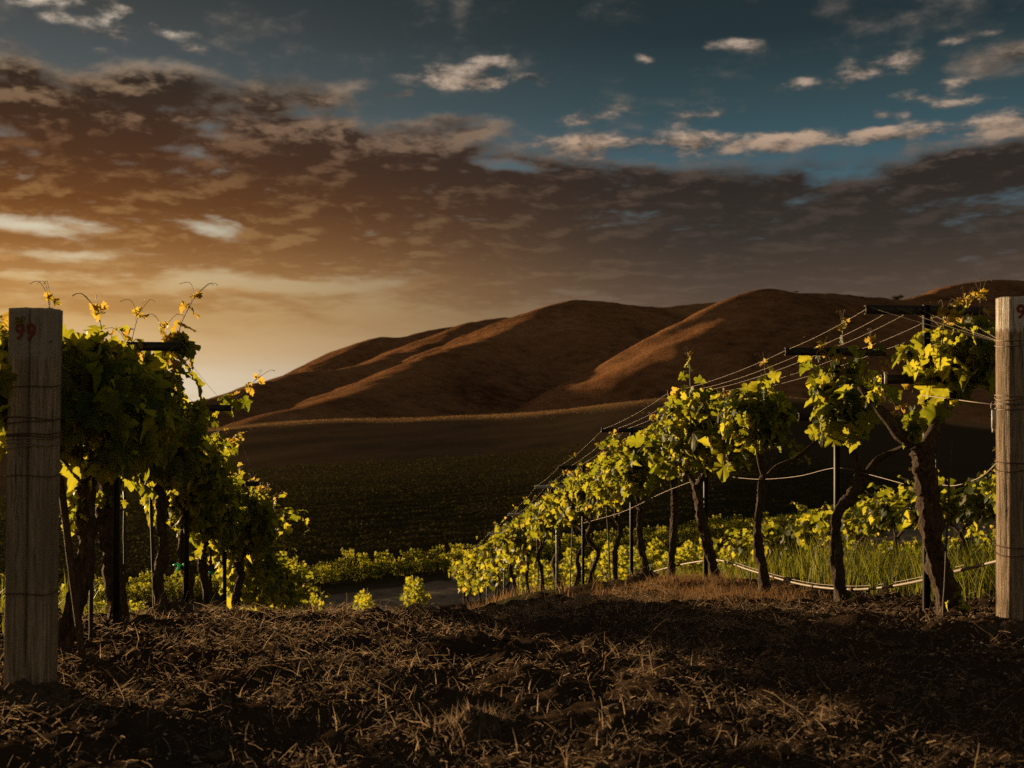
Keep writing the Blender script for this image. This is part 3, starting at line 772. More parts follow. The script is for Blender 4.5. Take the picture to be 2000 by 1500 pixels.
for i, d in enumerate(RTD):
    g = float(G(UR + ROWDX * d, d)); topz = [(780 - 606) / F, (780 - 687) / F, (780 - 768) / F, -(840 - 780) / F, -(912 - 780) / F, -(951 - 780) / F][i] * d if i < 6 else g + 1.6
    RTH.append(topz)
    gs = float(GS(UR + ROWDX * d, d))
    lab = ['steel trellis post with the highest crossarm, beside the round white-topped post', 'steel trellis post with a bare crossarm behind the vine with bent trunk', 'third steel trellis post from the round post, crossarm half in leaves', 'fourth steel trellis post from the round white-topped post',
           'fifth steel trellis post from the round post, dark crossarm sticking out', 'pale galvanised trellis post with a bare pale crossarm'][i] if i < 6 else ORD[i] + ' trellis post from the round white-topped post'
    trellis(d, UR, topz - gs, lab, 'trellis posts of the row below the round post', 'pale_steel' if i >= 5 else 'steel', (HZ - 741) / F * d - gs if i == 0 else (1.18 if i < 5 else None))
LTD = [6.2, 8.8, 11.4, 14.0, 16.6, 19.2]; LTH = []
for i, d in enumerate(LTD):
    gs = float(GS(UL + ROWDX * d, d)); topz = [(780 - 676) / F, -(797 - 780) / F][i] * d if i < 2 else float(G(UL + ROWDX * d, d)) + 1.58
    LTH.append(topz)
    trellis(d, UL, topz - gs, ['steel trellis post whose crossarm shows above the backlit leaves', 'second steel trellis post from the squared post, half hidden by leaves'][i] if i < 2 else ORD[i] + ' steel trellis post from the squared post marked 99', 'trellis posts of the backlit row')
# clip on the lower crossarm
e_ = MB(); cpos = W(1730, 738, 6.06); e_.box((0, 0, 0), (.012, .012, .062)); e_.box((0, -.004, .026), (.02, .008, .012)); o = e_.build('wire_clip', M['plastic']); o.location = cpos
tag(o, 'pale plastic wire clip on the lower crossarm beside the round post', 'wire clip')

# ------------------------------------------------------------------ wires and hose
def sag(a, b, amt, n=9):
    t = np.linspace(0, 1, n)[:, None]; p = a * (1 - t) + b * t; p[:, 2] -= amt * 4 * (t * (1 - t))[:, 0]; return p
def wire(name, pts, label, grp, mat='wire', r=.001, seg=5):
    mb = MB(); mb.tube(pts, r, seg, cap=False); o = mb.build(name, M[mat], None, True)
    tag(o, label, 'wire', grp); return o
ROWX = np.array([math.cos(ROWRZ), math.sin(ROWRZ), 0])
wl = {-.95: 'outermost upper trellis wire running down from the highest crossarm end', -.5: 'second upper trellis wire running down beside the outermost one', -.15: 'third upper trellis wire, attached near the middle of the crossarms', .45: 'upper trellis wire passing behind the stakes of the sunlit row', .95: 'upper trellis wire on the leafy ends of the crossarms'}
for q, lab in wl.items():
    pts = []
    prev = None
    st = np.array([bb[0] - .02, 5.3 + .11, (HZ - 668) / F * 5.3])
    nodes = [st] + [np.array([UR + ROWDX * d, d, z + .014]) + ROWX * q * .34 for d, z in zip(RTD, RTH)]
    for a, b in zip(nodes[:-1], nodes[1:]):
        sg = sag(a, b, .012 * np.linalg.norm(b - a)); pts += list(sg if not pts else sg[1:])
    wire('trellis_wire', np.array(pts), lab, 'upper trellis wires of the sunlit row')
nodes = [np.array([bb[0] - .08, 5.3, (HZ - 792) / F * 5.3]), W(1850, 778, 5.7), W(1765, 945, 6.6), W(1690, 925, 7.1), W(1632, 914, 7.25), W(1560, 930, 8), W(1490, 936, 8.5), W(1440, 933, 9.2), W(1392, 928, 9.9), W(1300, 960, 11), W(1215, 1000, 12.6), W(1138, 1022, 15.25)]
wire('cordon_wire', spline(nodes[2:], 60), 'slack cordon wire strung between the forked trunks', 'cordon wires', r=.0021)
wire('cordon_wire', spline([nodes[0], W(1900, 785, 5.45), nodes[1], W(1800, 772, 6.0)], 14), 'short cordon wire from the round post into the leaves', 'cordon wires', r=.0025)
wire('cordon_wire', spline([np.array([bb[0] - .095, 5.33, (HZ - 905) / F * 5.3]), W(1915, 932, 5.5), W(1868, 948, 5.9), W(1835, 947, 6.05)], 14), 'slack pale wire from the middle of the round post to the thick trunk', 'cordon wires', r=.0028)
for q, lab in ((-.95, 'upper wire on the post side of the backlit row'), (.95, 'upper wire on the lane side of the backlit row'), (.3, 'middle upper wire of the backlit row')):
    pts = []; nodes = [np.array([ba[0] + .05, 4.69, (HZ - 820) / F * 4.58])] + [np.array([UL + ROWDX * d, d, z + .014]) + ROWX * q * .34 for d, z in zip(LTD, LTH)]
    for a, b in zip(nodes[:-1], nodes[1:]):
        sg = sag(a, b, .012 * np.linalg.norm(b - a)); pts += list(sg if not pts else sg[1:])
    wire('trellis_wire', np.array(pts), lab, 'upper trellis wires of the backlit row')
# drip hose, slung on the far side of the trunks
hp = [(1965, 1092, 5.45), (1900, 1108, 5.75), (1862, 1117, 6.0), (1830, 1127, 6.25), (1760, 1142, 6.75), (1700, 1150, 7.1), (1652, 1151, 7.35), (1600, 1147, 7.75), (1555, 1139, 8.2), (1510, 1127, 8.65), (1460, 1112, 9.2), (1418, 1097, 9.8), (1392, 1094, 10.05), (1345, 1100, 10.7), (1300, 1110, 11.3), (1262, 1122, 12.2), (1225, 1140, 12.9), (1180, 1160, 13.7), (1130, 1176, 14.6), (1085, 1192, 15.6)]
mb = MB(); HP = spline([W(*p) for p in hp], 90); mb.tube(HP, .009, 8); hose = empty('drip_hose', HP[0]); ho = mb.build('tube', M['hose'], hose, True); ho.location = -HP[0]
for k in (13, 20, 27, 34, 42, 49, 58):
    c = HP[k]; t = HP[k + 1] - HP[k - 1]; t /= np.linalg.norm(t); mb = MB(); mb.tube([c - t * .02, c + t * .02], .012, 8); o = mb.build('coupling', M['rust'], hose, True); o.location = -HP[0]
tag(hose, 'pale irrigation hose slung low along the sunlit trunks', 'hose')
wire('hose_wire', HP[6:52] + np.array([0, 0, .022]), 'thin wire carrying the pale irrigation hose', 'cordon wires', r=.0018)

# thin stakes
def stake(a, b, label, r=.006, mat='steel', grp='thin training stakes'):
    a = np.array(a); b = np.array(b); mb = MB(); P = np.linspace(a, b, 14); P += np.random.default_rng(int(abs(a[0]) * 999)).normal(0, .0015, P.shape)
    mb.tube(P - a, r, 7); o = mb.build('training_stake', M[mat], None, True); o.location = a; tag(o, label, 'stake', grp)
def grd(px, d):
    x = (px - CX) / F * d; return np.array([x, d, float(GS(x, d)) - .06])
stake(grd(1841, 5.75), W(1858, 860, 5.8), 'thin dark stake leaning across the thickest forked trunk', .0055)
stake(grd(1838, 5.9), W(1829, 880, 5.9), 'thin upright stake close behind the thickest forked trunk', .006)
stake(grd(165, 5.1), W(118, 930, 5.15), 'long dark stake leaning in front of the crooked vine by the squared post', .017, 'bark')
stake(grd(176, 5.6), W(182, 940, 5.6), 'upright dark stake between the squared post and the thick backlit trunk', .011)
stake(grd(244, 6.9), W(243, 960, 6.9), 'thin rusty stake just behind the thick backlit trunk', .008)
for j, (d, o1, o2) in enumerate(((7.9, 303, 292), (9.0, 368, 360), (10.3, 410, 412), (11.6, 440, 436), (12.9, 466, 448))):
    b = rowpos(UL, d); stake(grd(o1, d), np.array([(o2 - CX) / F * d, d, b[2] + 1.0]), ORD[j + 1] + ' thin stake among the backlit trunks, counted from the squared post', .012)
for j, d in enumerate((11.1, 13.6, 16.2, 18.8, 21.4)):
    b = rowpos(UR, d); stake(b - [0, 0, .06], b + [.05 * (-1) ** j, 0, 1.05], ORD[j] + ' thin stake in the farther half of the sunlit row', .010)
# green tie tapes on the backlit trunks
for (px, py, d, lab, k) in ((346, 1105, 8.35, 'green tie tape with a hanging tail on a backlit trunk', 1.0), (363, 1103, 8.9, 'small flat green tie tape on the stake beside the tailed one', .8), (412, 1118, 10.2, 'smallest green tie tape, lowest on the backlit trunks', .55)):
    e_ = MB(); c = W(px, py, d); s_ = k * d / F
    e_.tube(spline(np.array([(-7, 0, 1), (-2, -3, 3.5), (4, -2, 3), (6, 1, 0)]) * s_, 9), 1.7 * s_, 6)
    if k == 1: e_.tube(spline(np.array([(4, -2, 2), (4, -3, -2), (1, -3, -9)]) * s_, 7), 2.6 * s_, 6)
    else: e_.tube(spline(np.array([(-5, -2, -1), (0, -4, -2.5), (6, -2, -4)]) * s_, 7), 2.2 * s_, 6)
    o = e_.build('tie_tape', M['tie'], None, True); o.location = c; tag(o, lab, 'plant tie', 'green plant ties')

# ------------------------------------------------------------------ litter, grass and clods
def blades(name, pos, hgt, width, lean, mat, seed, seg=3, flat=False):
    r = np.random.default_rng(seed); n = len(pos)
    a = r.uniform(0, 2 * PI, n); dirx = np.stack([np.cos(a), np.sin(a), np.zeros(n)], -1)
    sd = np.stack([-np.sin(a), np.cos(a), np.zeros(n)], -1)
    V = np.zeros((n, seg + 1, 2, 3)); wob_ = r.normal(0, 1, n); ra_ = r.uniform(0, PI, n); rl = sd * np.cos(ra_)[:, None] + np.array([0, 0, 1.0]) * np.sin(ra_)[:, None]
    for k in range(seg + 1):
        f = k / seg
        if flat:
            c = pos + dirx * (hgt * (f - .5))[:, None] + sd * (wob_ * .13 * hgt * (f - .5) ** 2 * 2)[:, None]
            c[:, 2] += hgt * np.abs(lean) * f + hgt * .10 * np.sin(f * 3.1) * r.random(n)
            w = width * (1 - .4 * f)
            V[:, k, 0] = c - rl * w[:, None] * .5; V[:, k, 1] = c + rl * w[:, None] * .5
        else:
            c = pos + dirx * (hgt * lean * f ** 1.8)[:, None]; c[:, 2] += hgt * (f - .25 * lean * f * f)
            w = width * (1 - f) ** .7 + .0004
            V[:, k, 0] = c - sd * w[:, None] * .5; V[:, k, 1] = c + sd * w[:, None] * .5
    base = np.arange(n) * (2 * (seg + 1)); q = []
    for k in range(seg): q.append(np.stack([base + 2 * k, base + 2 * k + 1, base + 2 * k + 3, base + 2 * k + 2], -1))
    return mesh_np(name, V.reshape(-1, 3), np.concatenate(q), mat)
r_ = np.random.default_rng(5)
def scatter(n, y0, y1, xr=.62, pw=1.0):
    y = y0 + (y1 - y0) * r_.random(n) ** pw; x = (r_.random(n) * 2 - 1) * xr * y
    return x, y
x, y = scatter(170000, 2.5, 9.3)
dens = np.clip(.55 + 1.2 * fbm(x * 1.1, y * 1.1, 70, 3), .04, 1) * (1 - .72 * sstep(2.1, 2.9, x - ROWDX * y)) * (1 - .5 * sstep(-1.2, -1.9, x - ROWDX * y))
ok = r_.random(len(x)) < dens * .75; x, y = x[ok], y[ok]; n = len(x)
ln = .010 + .060 * r_.random(n) ** 3 + (r_.random(n) < .05) * .14 * r_.random(n); ln *= np.clip(y / 5.5, .55, 1)
o = blades('straw_litter', np.stack([x, y, GS(x, y) + .006 + .04 * r_.random(n) ** 2], -1), ln, .0009 + .0019 * r_.random(n) ** 2, r_.normal(.03, .50, n), M['straw'], 1, 4, True)
tag(o, 'dry straw litter strewn over the dark soil', 'straw', kind='stuff')
x, y = scatter(9000, 2.6, 9.0); ok = (r_.random(len(x)) < .55 * sstep(-.05, .25, fbm(x * 1.6, y * 1.6, 72, 3))) & (x - ROWDX * y < 3.0); x, y = x[ok], y[ok]; n = len(x)
o = blades('dry_stubble', np.stack([x, y, GS(x, y) - .01], -1), .03 + .08 * r_.random(n) ** 2, .002 + .003 * r_.random(n), .5 * r_.random(n) + .2, M['straw'], 2)
tag(o, 'short dry stubble standing out of the straw', 'stubble', kind='stuff')
# reddish dry grass on the hump at the foot of the sunlit row
n = 6500; a = r_.normal(0, 1, (n, 2)); y = 8.6 + a[:, 0] * .5; x = (1400 - CX) / F * 8.6 + (y - 8.6) * -.1 + a[:, 1] * .26
x2 = r_.uniform(.5, 1.9, 3000); y2 = r_.uniform(7.6, 9.6, 3000); x = np.concatenate([x, x2]); y = np.concatenate([y, y2]); n = len(x)
ok = (y > 7.5) & (y < 10) & (r_.random(n) < np.clip(.75 + 1.1 * fbm(x * 3, y * 3, 74, 3), .1, 1)); x, y = x[ok], y[ok]; n = len(x)
o = blades('dry_grass', np.stack([x, y, GS(x, y) - .01], -1), .03 + .085 * r_.random(n) ** 1.5, .0022 + .003 * r_.random(n), .3 + 1.1 * r_.random(n), M['drygrass'], 3)
tag(o, 'reddish dry grass mat at the foot of the sunlit row', 'grass', kind='stuff')
# tall green grass behind the row
y = 7.2 + 9.5 * r_.random(42000) ** .8; x = r_.uniform(3.75, 8.2, 42000) + ROWDX * y
ok = r_.random(len(x)) < np.clip(.6 + 1.0 * fbm(x * .8, y * .8, 80, 3), .05, 1) * sstep(3.7, 4.2, x - ROWDX * y + .0); x, y = x[ok], y[ok]; n = len(x)
o = blades('tall_grass', np.stack([x, y, GS(x, y) - .02], -1), (.14 + .34 * r_.random(n)) * (1 + .5 * vnoise(x * 1.4, y * 1.4, 81)), .005 + .006 * r_.random(n), .15 + .5 * r_.random(n), M['grass'], 4, 4)
tag(o, 'tall green grass growing behind the sunlit row', 'grass', kind='stuff')
y = r_.uniform(5.2, 15, 14000); x = r_.uniform(-6.2, -1.8, 14000) + ROWDX * y
ok = r_.random(len(x)) < np.clip(.35 + 1.0 * fbm(x * .9, y * .9, 83, 3), 0, 1); x, y = x[ok], y[ok]; n = len(x)
o = blades('weeds', np.stack([x, y, GS(x, y) - .02], -1), .10 + .28 * r_.random(n), .005 + .006 * r_.random(n), .2 + .5 * r_.random(n), M['grass'], 6, 4)
tag(o, 'green weeds behind the squared post', 'weeds', kind='stuff')
y = r_.uniform(9.5, 48, 46000); x = r_.uniform(-.5, .5, 46000) * y
ok = r_.random(len(x)) < np.clip(.25 + 1.0 * fbm(x * .5, y * .5, 85, 3), 0, 1); x, y = x[ok], y[ok]; n = len(x)
o = blades('slope_grass', np.stack([x, y, G(x, y) - .02], -1), .08 + .20 * r_.random(n), .008 + .010 * r_.random(n), .3 + .5 * r_.random(n), M['drygrass'], 8)
tag(o, 'thin dry grass on the slope under the vines', 'grass', kind='stuff')
# dry grass fringe on the far crest
n = 30000; x = r_.uniform(-150, 150, n); y = CD + r_.normal(-1, 7, n); ok = r_.random(n) < np.clip(.5 + 1.4 * fbm(x / 9, y / 9, 95, 3), .03, 1); x, y = x[ok], y[ok]; n = len(x)
o = blades('ridge_grass', np.stack([x, y, G(x, y) - .05], -1), .12 + .34 * r_.random(n) ** 2, .04 + .05 * r_.random(n), .3 + .5 * r_.random(n), M['drygrass'], 9, 2)
tag(o, 'dry grass fringe catching light on the crest beyond the field', 'grass', kind='stuff')
# clods
import bmesh
bm = bmesh.new(); bmesh.ops.create_icosphere(bm, subdivisions=2, radius=1); iv = np.array([v.co[:] for v in bm.verts]); it = np.array([[v.index for v in f.verts] for f in bm.faces]); bm.free()
def clods(name, x, y, s, mat, label, flat=.7, cat='soil'):
    V, T = [], []
    for k in range(len(x)):
        d_ = 1 + .5 * vnoise(iv[:, 0] * 1.7 + k * 3.1, iv[:, 1] * 1.7 + iv[:, 2] * 2.3, k % 97) + .35 * vnoise(iv[:, 0] * 4 + k, iv[:, 2] * 4 + iv[:, 1] * 3, k % 89)
        v = iv * d_[:, None] * s[k] * [1, r_.uniform(.6, 1.1), flat]; a = r_.uniform(0, 6.28); c, sn = math.cos(a), math.sin(a)
        v = v @ np.array([[c, sn, 0], [-sn, c, 0], [0, 0, 1]]); V.append(v + [x[k], y[k], float(zs[k]) + s[k] * .2]); T.append(it + k * len(iv))
    o = mesh_np(name, np.concatenate(V), np.concatenate(T), mat, smooth=True); tag(o, label, cat, kind='stuff')
x, y = scatter(2600, 2.6, 9.2); ok = r_.random(len(x)) < np.clip(.5 + fbm(x * 1.2, y * 1.2, 90, 3), .1, 1); x, y = x[ok], y[ok]; zs = GS(x, y)
clods('soil_clods', x, y, .008 + .024 * r_.random(len(x)) ** 3, M['clod'], 'dark clods of soil scattered among the straw')
xa = r_.uniform(.9, 3.3, 2600); ya = r_.uniform(4.2, 8.4, 2600); ok = (xa - ROWDX * ya > 1.9); xb, yb = scatter(3600, 3.6, 9.2)
x = np.concatenate([xa[ok], xb]); y = np.concatenate([ya[ok], yb]); ok = r_.random(len(x)) < np.clip(.6 + 1.3 * fbm(x * 1.5, y * 1.5, 97, 3), .05, 1); x, y = x[ok], y[ok]; zs = GS(x, y) + .012 * r_.random(len(x))
clods('wood_chips', x, y, .002 + .0065 * r_.random(len(x)) ** 2.5, M['chip'], 'pale chips and broken stalks strewn over the soil', .6, 'chips')

# soil mound, clump of dry grass, small heaps at the post feet
def mound(px, py, d, wpx, hpx, name, label, mat=M['clod'], seed=1):
    c = W(px, py, d); c[2] = float(G(c[0], c[1])); w = wpx / F * d / 2; h = hpx / F * d
    n = 70; g = np.linspace(-1.25, 1.25, n); A_, B_ = np.meshgrid(g, g); rr = np.hypot(A_, B_)
    hh = h * np.exp(-(rr * 1.35) ** 2.2) * (1 + .5 * fbm(A_ * 3, B_ * 3, seed, 3)) + .035 * fbm(A_ * 9, B_ * 9, seed + 3, 3) * np.exp(-rr ** 2) - .06 * sstep(.7, 1.2, rr)
    xx = c[0] + A_ * w; yy = c[1] + B_ * w * .9; zz = GS(xx, yy) * .3 + G(xx, yy) * .7 + hh
    ii = np.arange(n * n).reshape(n, n); q = np.stack([ii[:-1, :-1], ii[:-1, 1:], ii[1:, 1:], ii[1:, :-1]], -1).reshape(-1, 4)
    o = mesh_np(name, np.stack([xx - c[0], yy - c[1], zz - c[2]], -1).reshape(-1, 3), q, mat, smooth=True); o.location = c; tag(o, label, 'soil mound'); return o
mound(335, 1210, 6.9, 135, 46, 'soil_mound', 'crumbly mound of dark soil between the backlit trunks', seed=2)
mound(40, 1365, 4.45, 230, 24, 'soil_mound', 'low heap of soil around the foot of the squared post', seed=5)
mound(1995, 1235, 5.2, 260, 20, 'soil_mound', 'low heap of soil around the foot of the round post', seed=8)
mound(1260, 1140, 11.2, 110, 28, 'soil_mound', 'small soil mound beside the trunks behind the dry grass mat', seed=9)
def tuft(px, py, d, n, rad, hg, label, seed, mat):
    r = np.random.default_rng(seed); c = W(px, py, d); c[2] = float(GS(c[0], c[1]))
    a = r.normal(0, 1, (n, 2)) * rad * .5; p = np.column_stack([a, np.zeros(n)])
    for i in range(n): p[i, 2] = float(hg * .55 * math.exp(-(np.hypot(*a[i]) / rad) ** 2 * 1.5)) - .02
    o = blades('dry_tuft', p, hg * (.3 + .7 * r.random(n)), .0018 + .0035 * r.random(n), .4 + .9 * r.random(n), mat, seed, 4); o.location = c
    tag(o, label, 'grass tuft'); return o
mound(932, 1385, 3.9, 120, 44, 'soil_clump', 'lump of dark soil under the round clump of dry grass', seed=14)
tuft(932, 1368, 3.95, 380, .15, .09, 'round clump of dry grass in the foreground soil', 31, M['straw'])
tuft(812, 1208, 6.9, 380, .16, .09, 'dry grass hump on the crest in the middle of the lane', 32, M['straw'])
tuft(1140, 1200, 7.4, 260, .12, .13, 'upright dry grass tuft at the crest beside the pale trellis post', 33, M['straw'])

# ------------------------------------------------------------------ far trees
def tree(px, d, h, w, label, grp, seed, hill=True, zoff=0):
    x = (px - CX) / F * d; z = HILL(x, d) if hill else float(G(x, d)); r = np.random.default_rng(seed)
    e = empty('tree', (x, d, z + zoff)); mb = MB(); mb.tube(spline([(0, 0, -.6), (.05 * h, 0, h * .25), (0, .03 * h, h * .6)], 6), np.linspace(.05 * h, .02 * h, 6), 6); mb.build('trunk', M['bark'], e)
    p, t, n_, s = [], [], [], []
    for k in range(5):
        c = np.array([r.normal(0, w * .28), r.normal(0, w * .28), h * (.45 + .35 * r.random())]); rr = np.array([w * .38, w * .38, h * .25])
        v = r.normal(0, 1, (90, 3)); v /= np.linalg.norm(v, axis=1, keepdims=True); v *= r.random((90, 1)) ** .4
        p.append(c + v * rr); t.append(r.normal(0, 1, (90, 3))); n_.append(r.normal(0, 1, (90, 3))); s.append(h * (.07 + .08 * r.random(90)))
    vv, tt_, own = place_leaves(np.concatenate(p), np.concatenate(t), np.concatenate(n_), np.concatenate(s), LEAF_LO, r)
    mesh_np('crown', vv, tt_, M['scrub'], e); tag(e, label, 'tree', grp); return e
tree(1748, 1066, 7.0, 9.5, 'lone dark tree in the saddle of the hill skyline', None, 1, True, -1.4)
tree(1556, 934, 2.2, 3.6, 'tiny lone bush on the skyline of the broad sunlit hill', None, 2)
for i, px in enumerate((1028, 1040, 1052, 1062, 1070, 1078, 1087, 1096)):
    tree(px, 640 + 4 * (i % 3), 5.5 + 2.2 * random.random(), 4.2, 'dark tree in the short line at the foot of the hills', 'trees in the short line below the spurs', 10 + i, False, 1.0 + .9 * i / 2)
pt = []
for i in range(64):
    px = 425 + i * 4.6 + random.uniform(-2, 2); d = 560 + random.uniform(-60, 60)
    if i < 3: v = tree(px, d, 6, 6, '', 'trees of the low grove at the foot of the hills', 40 + i, False); pt.append(v)
    else:
        v = copy_tree(pt[i % 3]); x = (px - CX) / F * d; v.location = (x, d, float(G(x, d))); k = random.uniform(.6, 1.15); v.scale = (k, k, k)
    v['label'] = 'dark tree of the low grove under the western spurs'

# ------------------------------------------------------------------ sky and light
SUN_AZ, SUN_EL = math.radians(-44.0), math.radians(5.0)
def AE(px, py):
    a = math.atan((px - CX) / F); return a, math.atan((HZ - py) / F * math.cos(a))
w = bpy.data.worlds.new("World"); scene.world = w; w.use_nodes = True
k = NT(w.node_tree); out = k.n('ShaderNodeOutputWorld')
tc = k.n('ShaderNodeTexCoord'); sp_ = k.n('ShaderNodeSeparateXYZ'); k.l(tc.outputs['Generated'], sp_.inputs[0])
az = k.math('ARCTAN2', sp_.outputs[0], sp_.outputs[1]); el = k.math('ARCSINE', sp_.outputs[2])
cmb = k.n('ShaderNodeCombineXYZ'); k.l(az, cmb.inputs[0]); k.l(el, cmb.inputs[1]); uv = cmb.outputs[0]
# warp
nv = k.n('ShaderNodeTexNoise'); nv.inputs['Scale'].default_value = 9; nv.inputs['Detail'].default_value = 5; k.l(uv, nv.inputs['Vector'])
sub = k.n('ShaderNodeVectorMath', operation='SUBTRACT'); k.l(nv.outputs['Color'], sub.inputs[0]); sub.inputs[1].default_value = (.5, .5, .5)
mul = k.n('ShaderNodeVectorMath', operation='MULTIPLY'); k.l(sub.outputs[0], mul.inputs[0]); mul.inputs[1].default_value = (.070, .030, 0)
addv = k.n('ShaderNodeVectorMath', operation='ADD'); k.l(uv, addv.inputs[0]); k.l(mul.outputs[0], addv.inputs[1]); wuv = addv.outputs[0]
BL = [ # px, py, rx, ry, rot, amp
 (190, 330, 640, 200, 4, .95), (200, 500, 620, 110, 0, .55), (320, 205, 230, 105, 0, .55), (590, 190, 190, 52, 6, .52), (720, 350, 640, 130, -3, .75), (1040, 430, 620, 130, -4, .62), (1240, 360, 430, 62, 0, .55),
 (1780, 440, 720, 150, 6, .85), (1900, 355, 300, 60, 12, .55), (1150, 540, 900, 120, -3, .60), (1700, 560, 900, 130, 0, .75), (560, 500, 420, 75, 4, .42), (70, 545, 420, 62, 3, .50), (520, 610, 700, 60, -2, .33), (250, 590, 420, 34, 0, .25),
 (360, 430, 130, 34, 0, .32), (60, 470, 150, 22, 0, .25),
 (215, 62, 95, 40, 12, .46), (315, 48, 90, 18, -6, .44), (240, 32, 60, 14, -4, .38), (120, 4, 140, 20, 4, .46), (10, 150, 100, 80, 0, .52), (372, 88, 50, 15, -8, .40), (110, 38, 60, 14, 0, .34),
 (880, 158, 120, 34, -10, .50), (955, 128, 70, 24, 8, .45), (1045, 157, 70, 16, 0, .40), (960, 170, 60, 22, 0, .40), (785, 182, 34, 14, 0, .36),
 (1440, 85, 90, 22, -6, .42), (1560, 168, 66, 20, -6, .40), (1660, 160, 66, 44, -8, .48), (1755, 135, 80, 38, 4, .48), (1960, 115, 110, 40, 10, .40), (1880, 80, 60, 14, 6, .32), (1775, 200, 62, 18, 6, .42), (1860, 206, 100, 20, 2, .42), (1722, 232, 42, 14, 0, .40), (1778, 236, 40, 14, 0, .38), (1962, 250, 90, 40, 0, .48), (1870, 174, 60, 18, 0, .40),
 (1140, 286, 150, 40, 2, .52), (1330, 280, 130, 40, 4, .54), (1470, 268, 130, 30, 2, .50), (1580, 272, 120, 26, 2, .46), (1690, 272, 70, 18, 0, .44), (1800, 266, 140, 26, 4, .42), (1370, 222, 120, 24, 6, .30), (1150, 225, 130, 22, 6, .30), (1255, 110, 46, 20, 0, .33),
 (650, 250, 150, 36, 2, .50), (880, 252, 170, 34, 2, .52), (540, 280, 90, 22, 10, .42),
 (1640, 375, 260, 44, 0, .34), (1860, 400, 300, 70, 4, .45), (1250, 400, 420, 60, 0, .25),
 # gaps
 (60, 436, 230, 34, 0, -.80), (395, 450, 190, 34, -14, -.78), (170, 494, 340, 26, 0, -.72), (420, 545, 300, 24, -4, -.62), (240, 566, 220, 16, 6, -.5), (640, 560, 180, 14, 0, -.4), (60, 530, 140, 14, 0, -.45), (1585, 400, 56, 18, 8, -.36), (1690, 396, 50, 12, -8, -.22), (970, 395, 60, 24, 0, -.35), (1060, 460, 60, 14, 6, -.2), (1000, 326, 120, 16, -8, -.65), (250, 350, 60, 22, 0, -.30), (60, 295, 50, 28, 0, -.35), (700, 296, 70, 10, 8, -.45), (60, 655, 320, 40, 0, -.3), (720, 455, 60, 16, 0, -.25),
]
acc = None; accp = None
for (px, py, rx, ry, rot, amp) in BL:
    puff = amp > 0 and ry <= 50 and py < 300 and not (300 < px < 960 and py > 180) and (px, py) != (1960, 115)
    a, e = AE(px, py); mp = k.n('ShaderNodeMapping', vector_type='TEXTURE')
    mp.inputs['Location'].default_value = (a, e, 0); mp.inputs['Rotation'].default_value = (0, 0, math.radians(rot)); mp.inputs['Scale'].default_value = (rx / F, ry / F, 1)
    k.l(wuv, mp.inputs[0]); g = k.n('ShaderNodeTexGradient', gradient_type='SPHERICAL'); k.l(mp.outputs[0], g.inputs[0])
    f = g.outputs[1]
    if puff: accp = k.math('MULTIPLY', f, amp) if accp is None else k.math('MULTIPLY_ADD', f, amp, accp)
    else: acc = k.math('MULTIPLY', f, amp) if acc is None else k.math('MULTIPLY_ADD', f, amp, acc)
lv = k.math('MULTIPLY', k.math('LOGARITHM', k.math('ADD', k.math('MAXIMUM', el, 0.0), .08), math.e), .75)
cm2 = k.n('ShaderNodeCombineXYZ'); k.l(az, cm2.inputs[0]); k.l(lv, cm2.inputs[1]); luv = cm2.outputs[0]
def cn(off):
    mp = k.n('ShaderNodeMapping'); mp.inputs['Location'].default_value = (off[0], off[1], 0); k.l(luv, mp.inputs[0])
    a = k.noise(mp.outputs[0], 9, 8, .58, .12); b = k.noise(mp.outputs[0], 30, 6, .60, .15)
    return a, b
a0, b0 = cn((0, 0)); a1, b1 = cn((-.012, .018))
n0 = k.math('MULTIPLY_ADD', b0, .44, a0); n1_ = k.math('MULTIPLY_ADD', b1, .44, a1)
np0 = k.math('MULTIPLY_ADD', b0, .9, a0); np1 = k.math('MULTIPLY_ADD', b1, .9, a1)
back = k.maprange(k.math('ABSOLUTE', az), .55, 1.0, 0, .25)
# broad banks
accs = k.math('ADD', k.math('MULTIPLY', k.math('TANH', k.math('MULTIPLY', acc, 1.5)), .66), back)
D = k.math('ADD', accs, k.math('MULTIPLY', k.math('SUBTRACT', n0, .705), k.math('MULTIPLY_ADD', accs, 1.8, .78)))
dens = k.maprange(D, .02, .48); thick = k.maprange(D, .16, .50)
shade = k.math('MULTIPLY_ADD', k.math('SUBTRACT', n0, n1_), 3.2, .5, clamp=True)
# small bright puffs
accq = k.math('MULTIPLY', k.math('TANH', k.math('MULTIPLY', accp, 2.2)), .5)
Dp = k.math('ADD', accq, k.math('MULTIPLY', k.math('SUBTRACT', np0, .95), k.math('MULTIPLY_ADD', accq, 3.0, .25)))
densp = k.maprange(Dp, .06, .50)
shadep = k.math('MULTIPLY_ADD', k.math('SUBTRACT', np0, np1), 2.6, .62, clamp=True)
def elr(stops):
    pos_ = sorted([((HZ - py + 60) / 900, S(*c)) for py, c in stops], key=lambda q: q[0])
    t = k.math('MULTIPLY_ADD', el, F / 900, 60 / 900, clamp=True)
    return k.ramp(t, pos_)
mixf = k.maprange(az, AE(-120, 0)[0], AE(1450, 0)[0])
clearL = elr([(800, (244, 226, 198)), (735, (236, 214, 180)), (690, (226, 190, 140)), (630, (214, 172, 112)), (560, (214, 182, 130)), (450, (212, 202, 178)), (340, (128, 122, 114)), (230, (88, 92, 92)), (150, (78, 83, 84)), (80, (68, 71, 70)), (10, (54, 60, 60)), (-60, (44, 52, 54))])
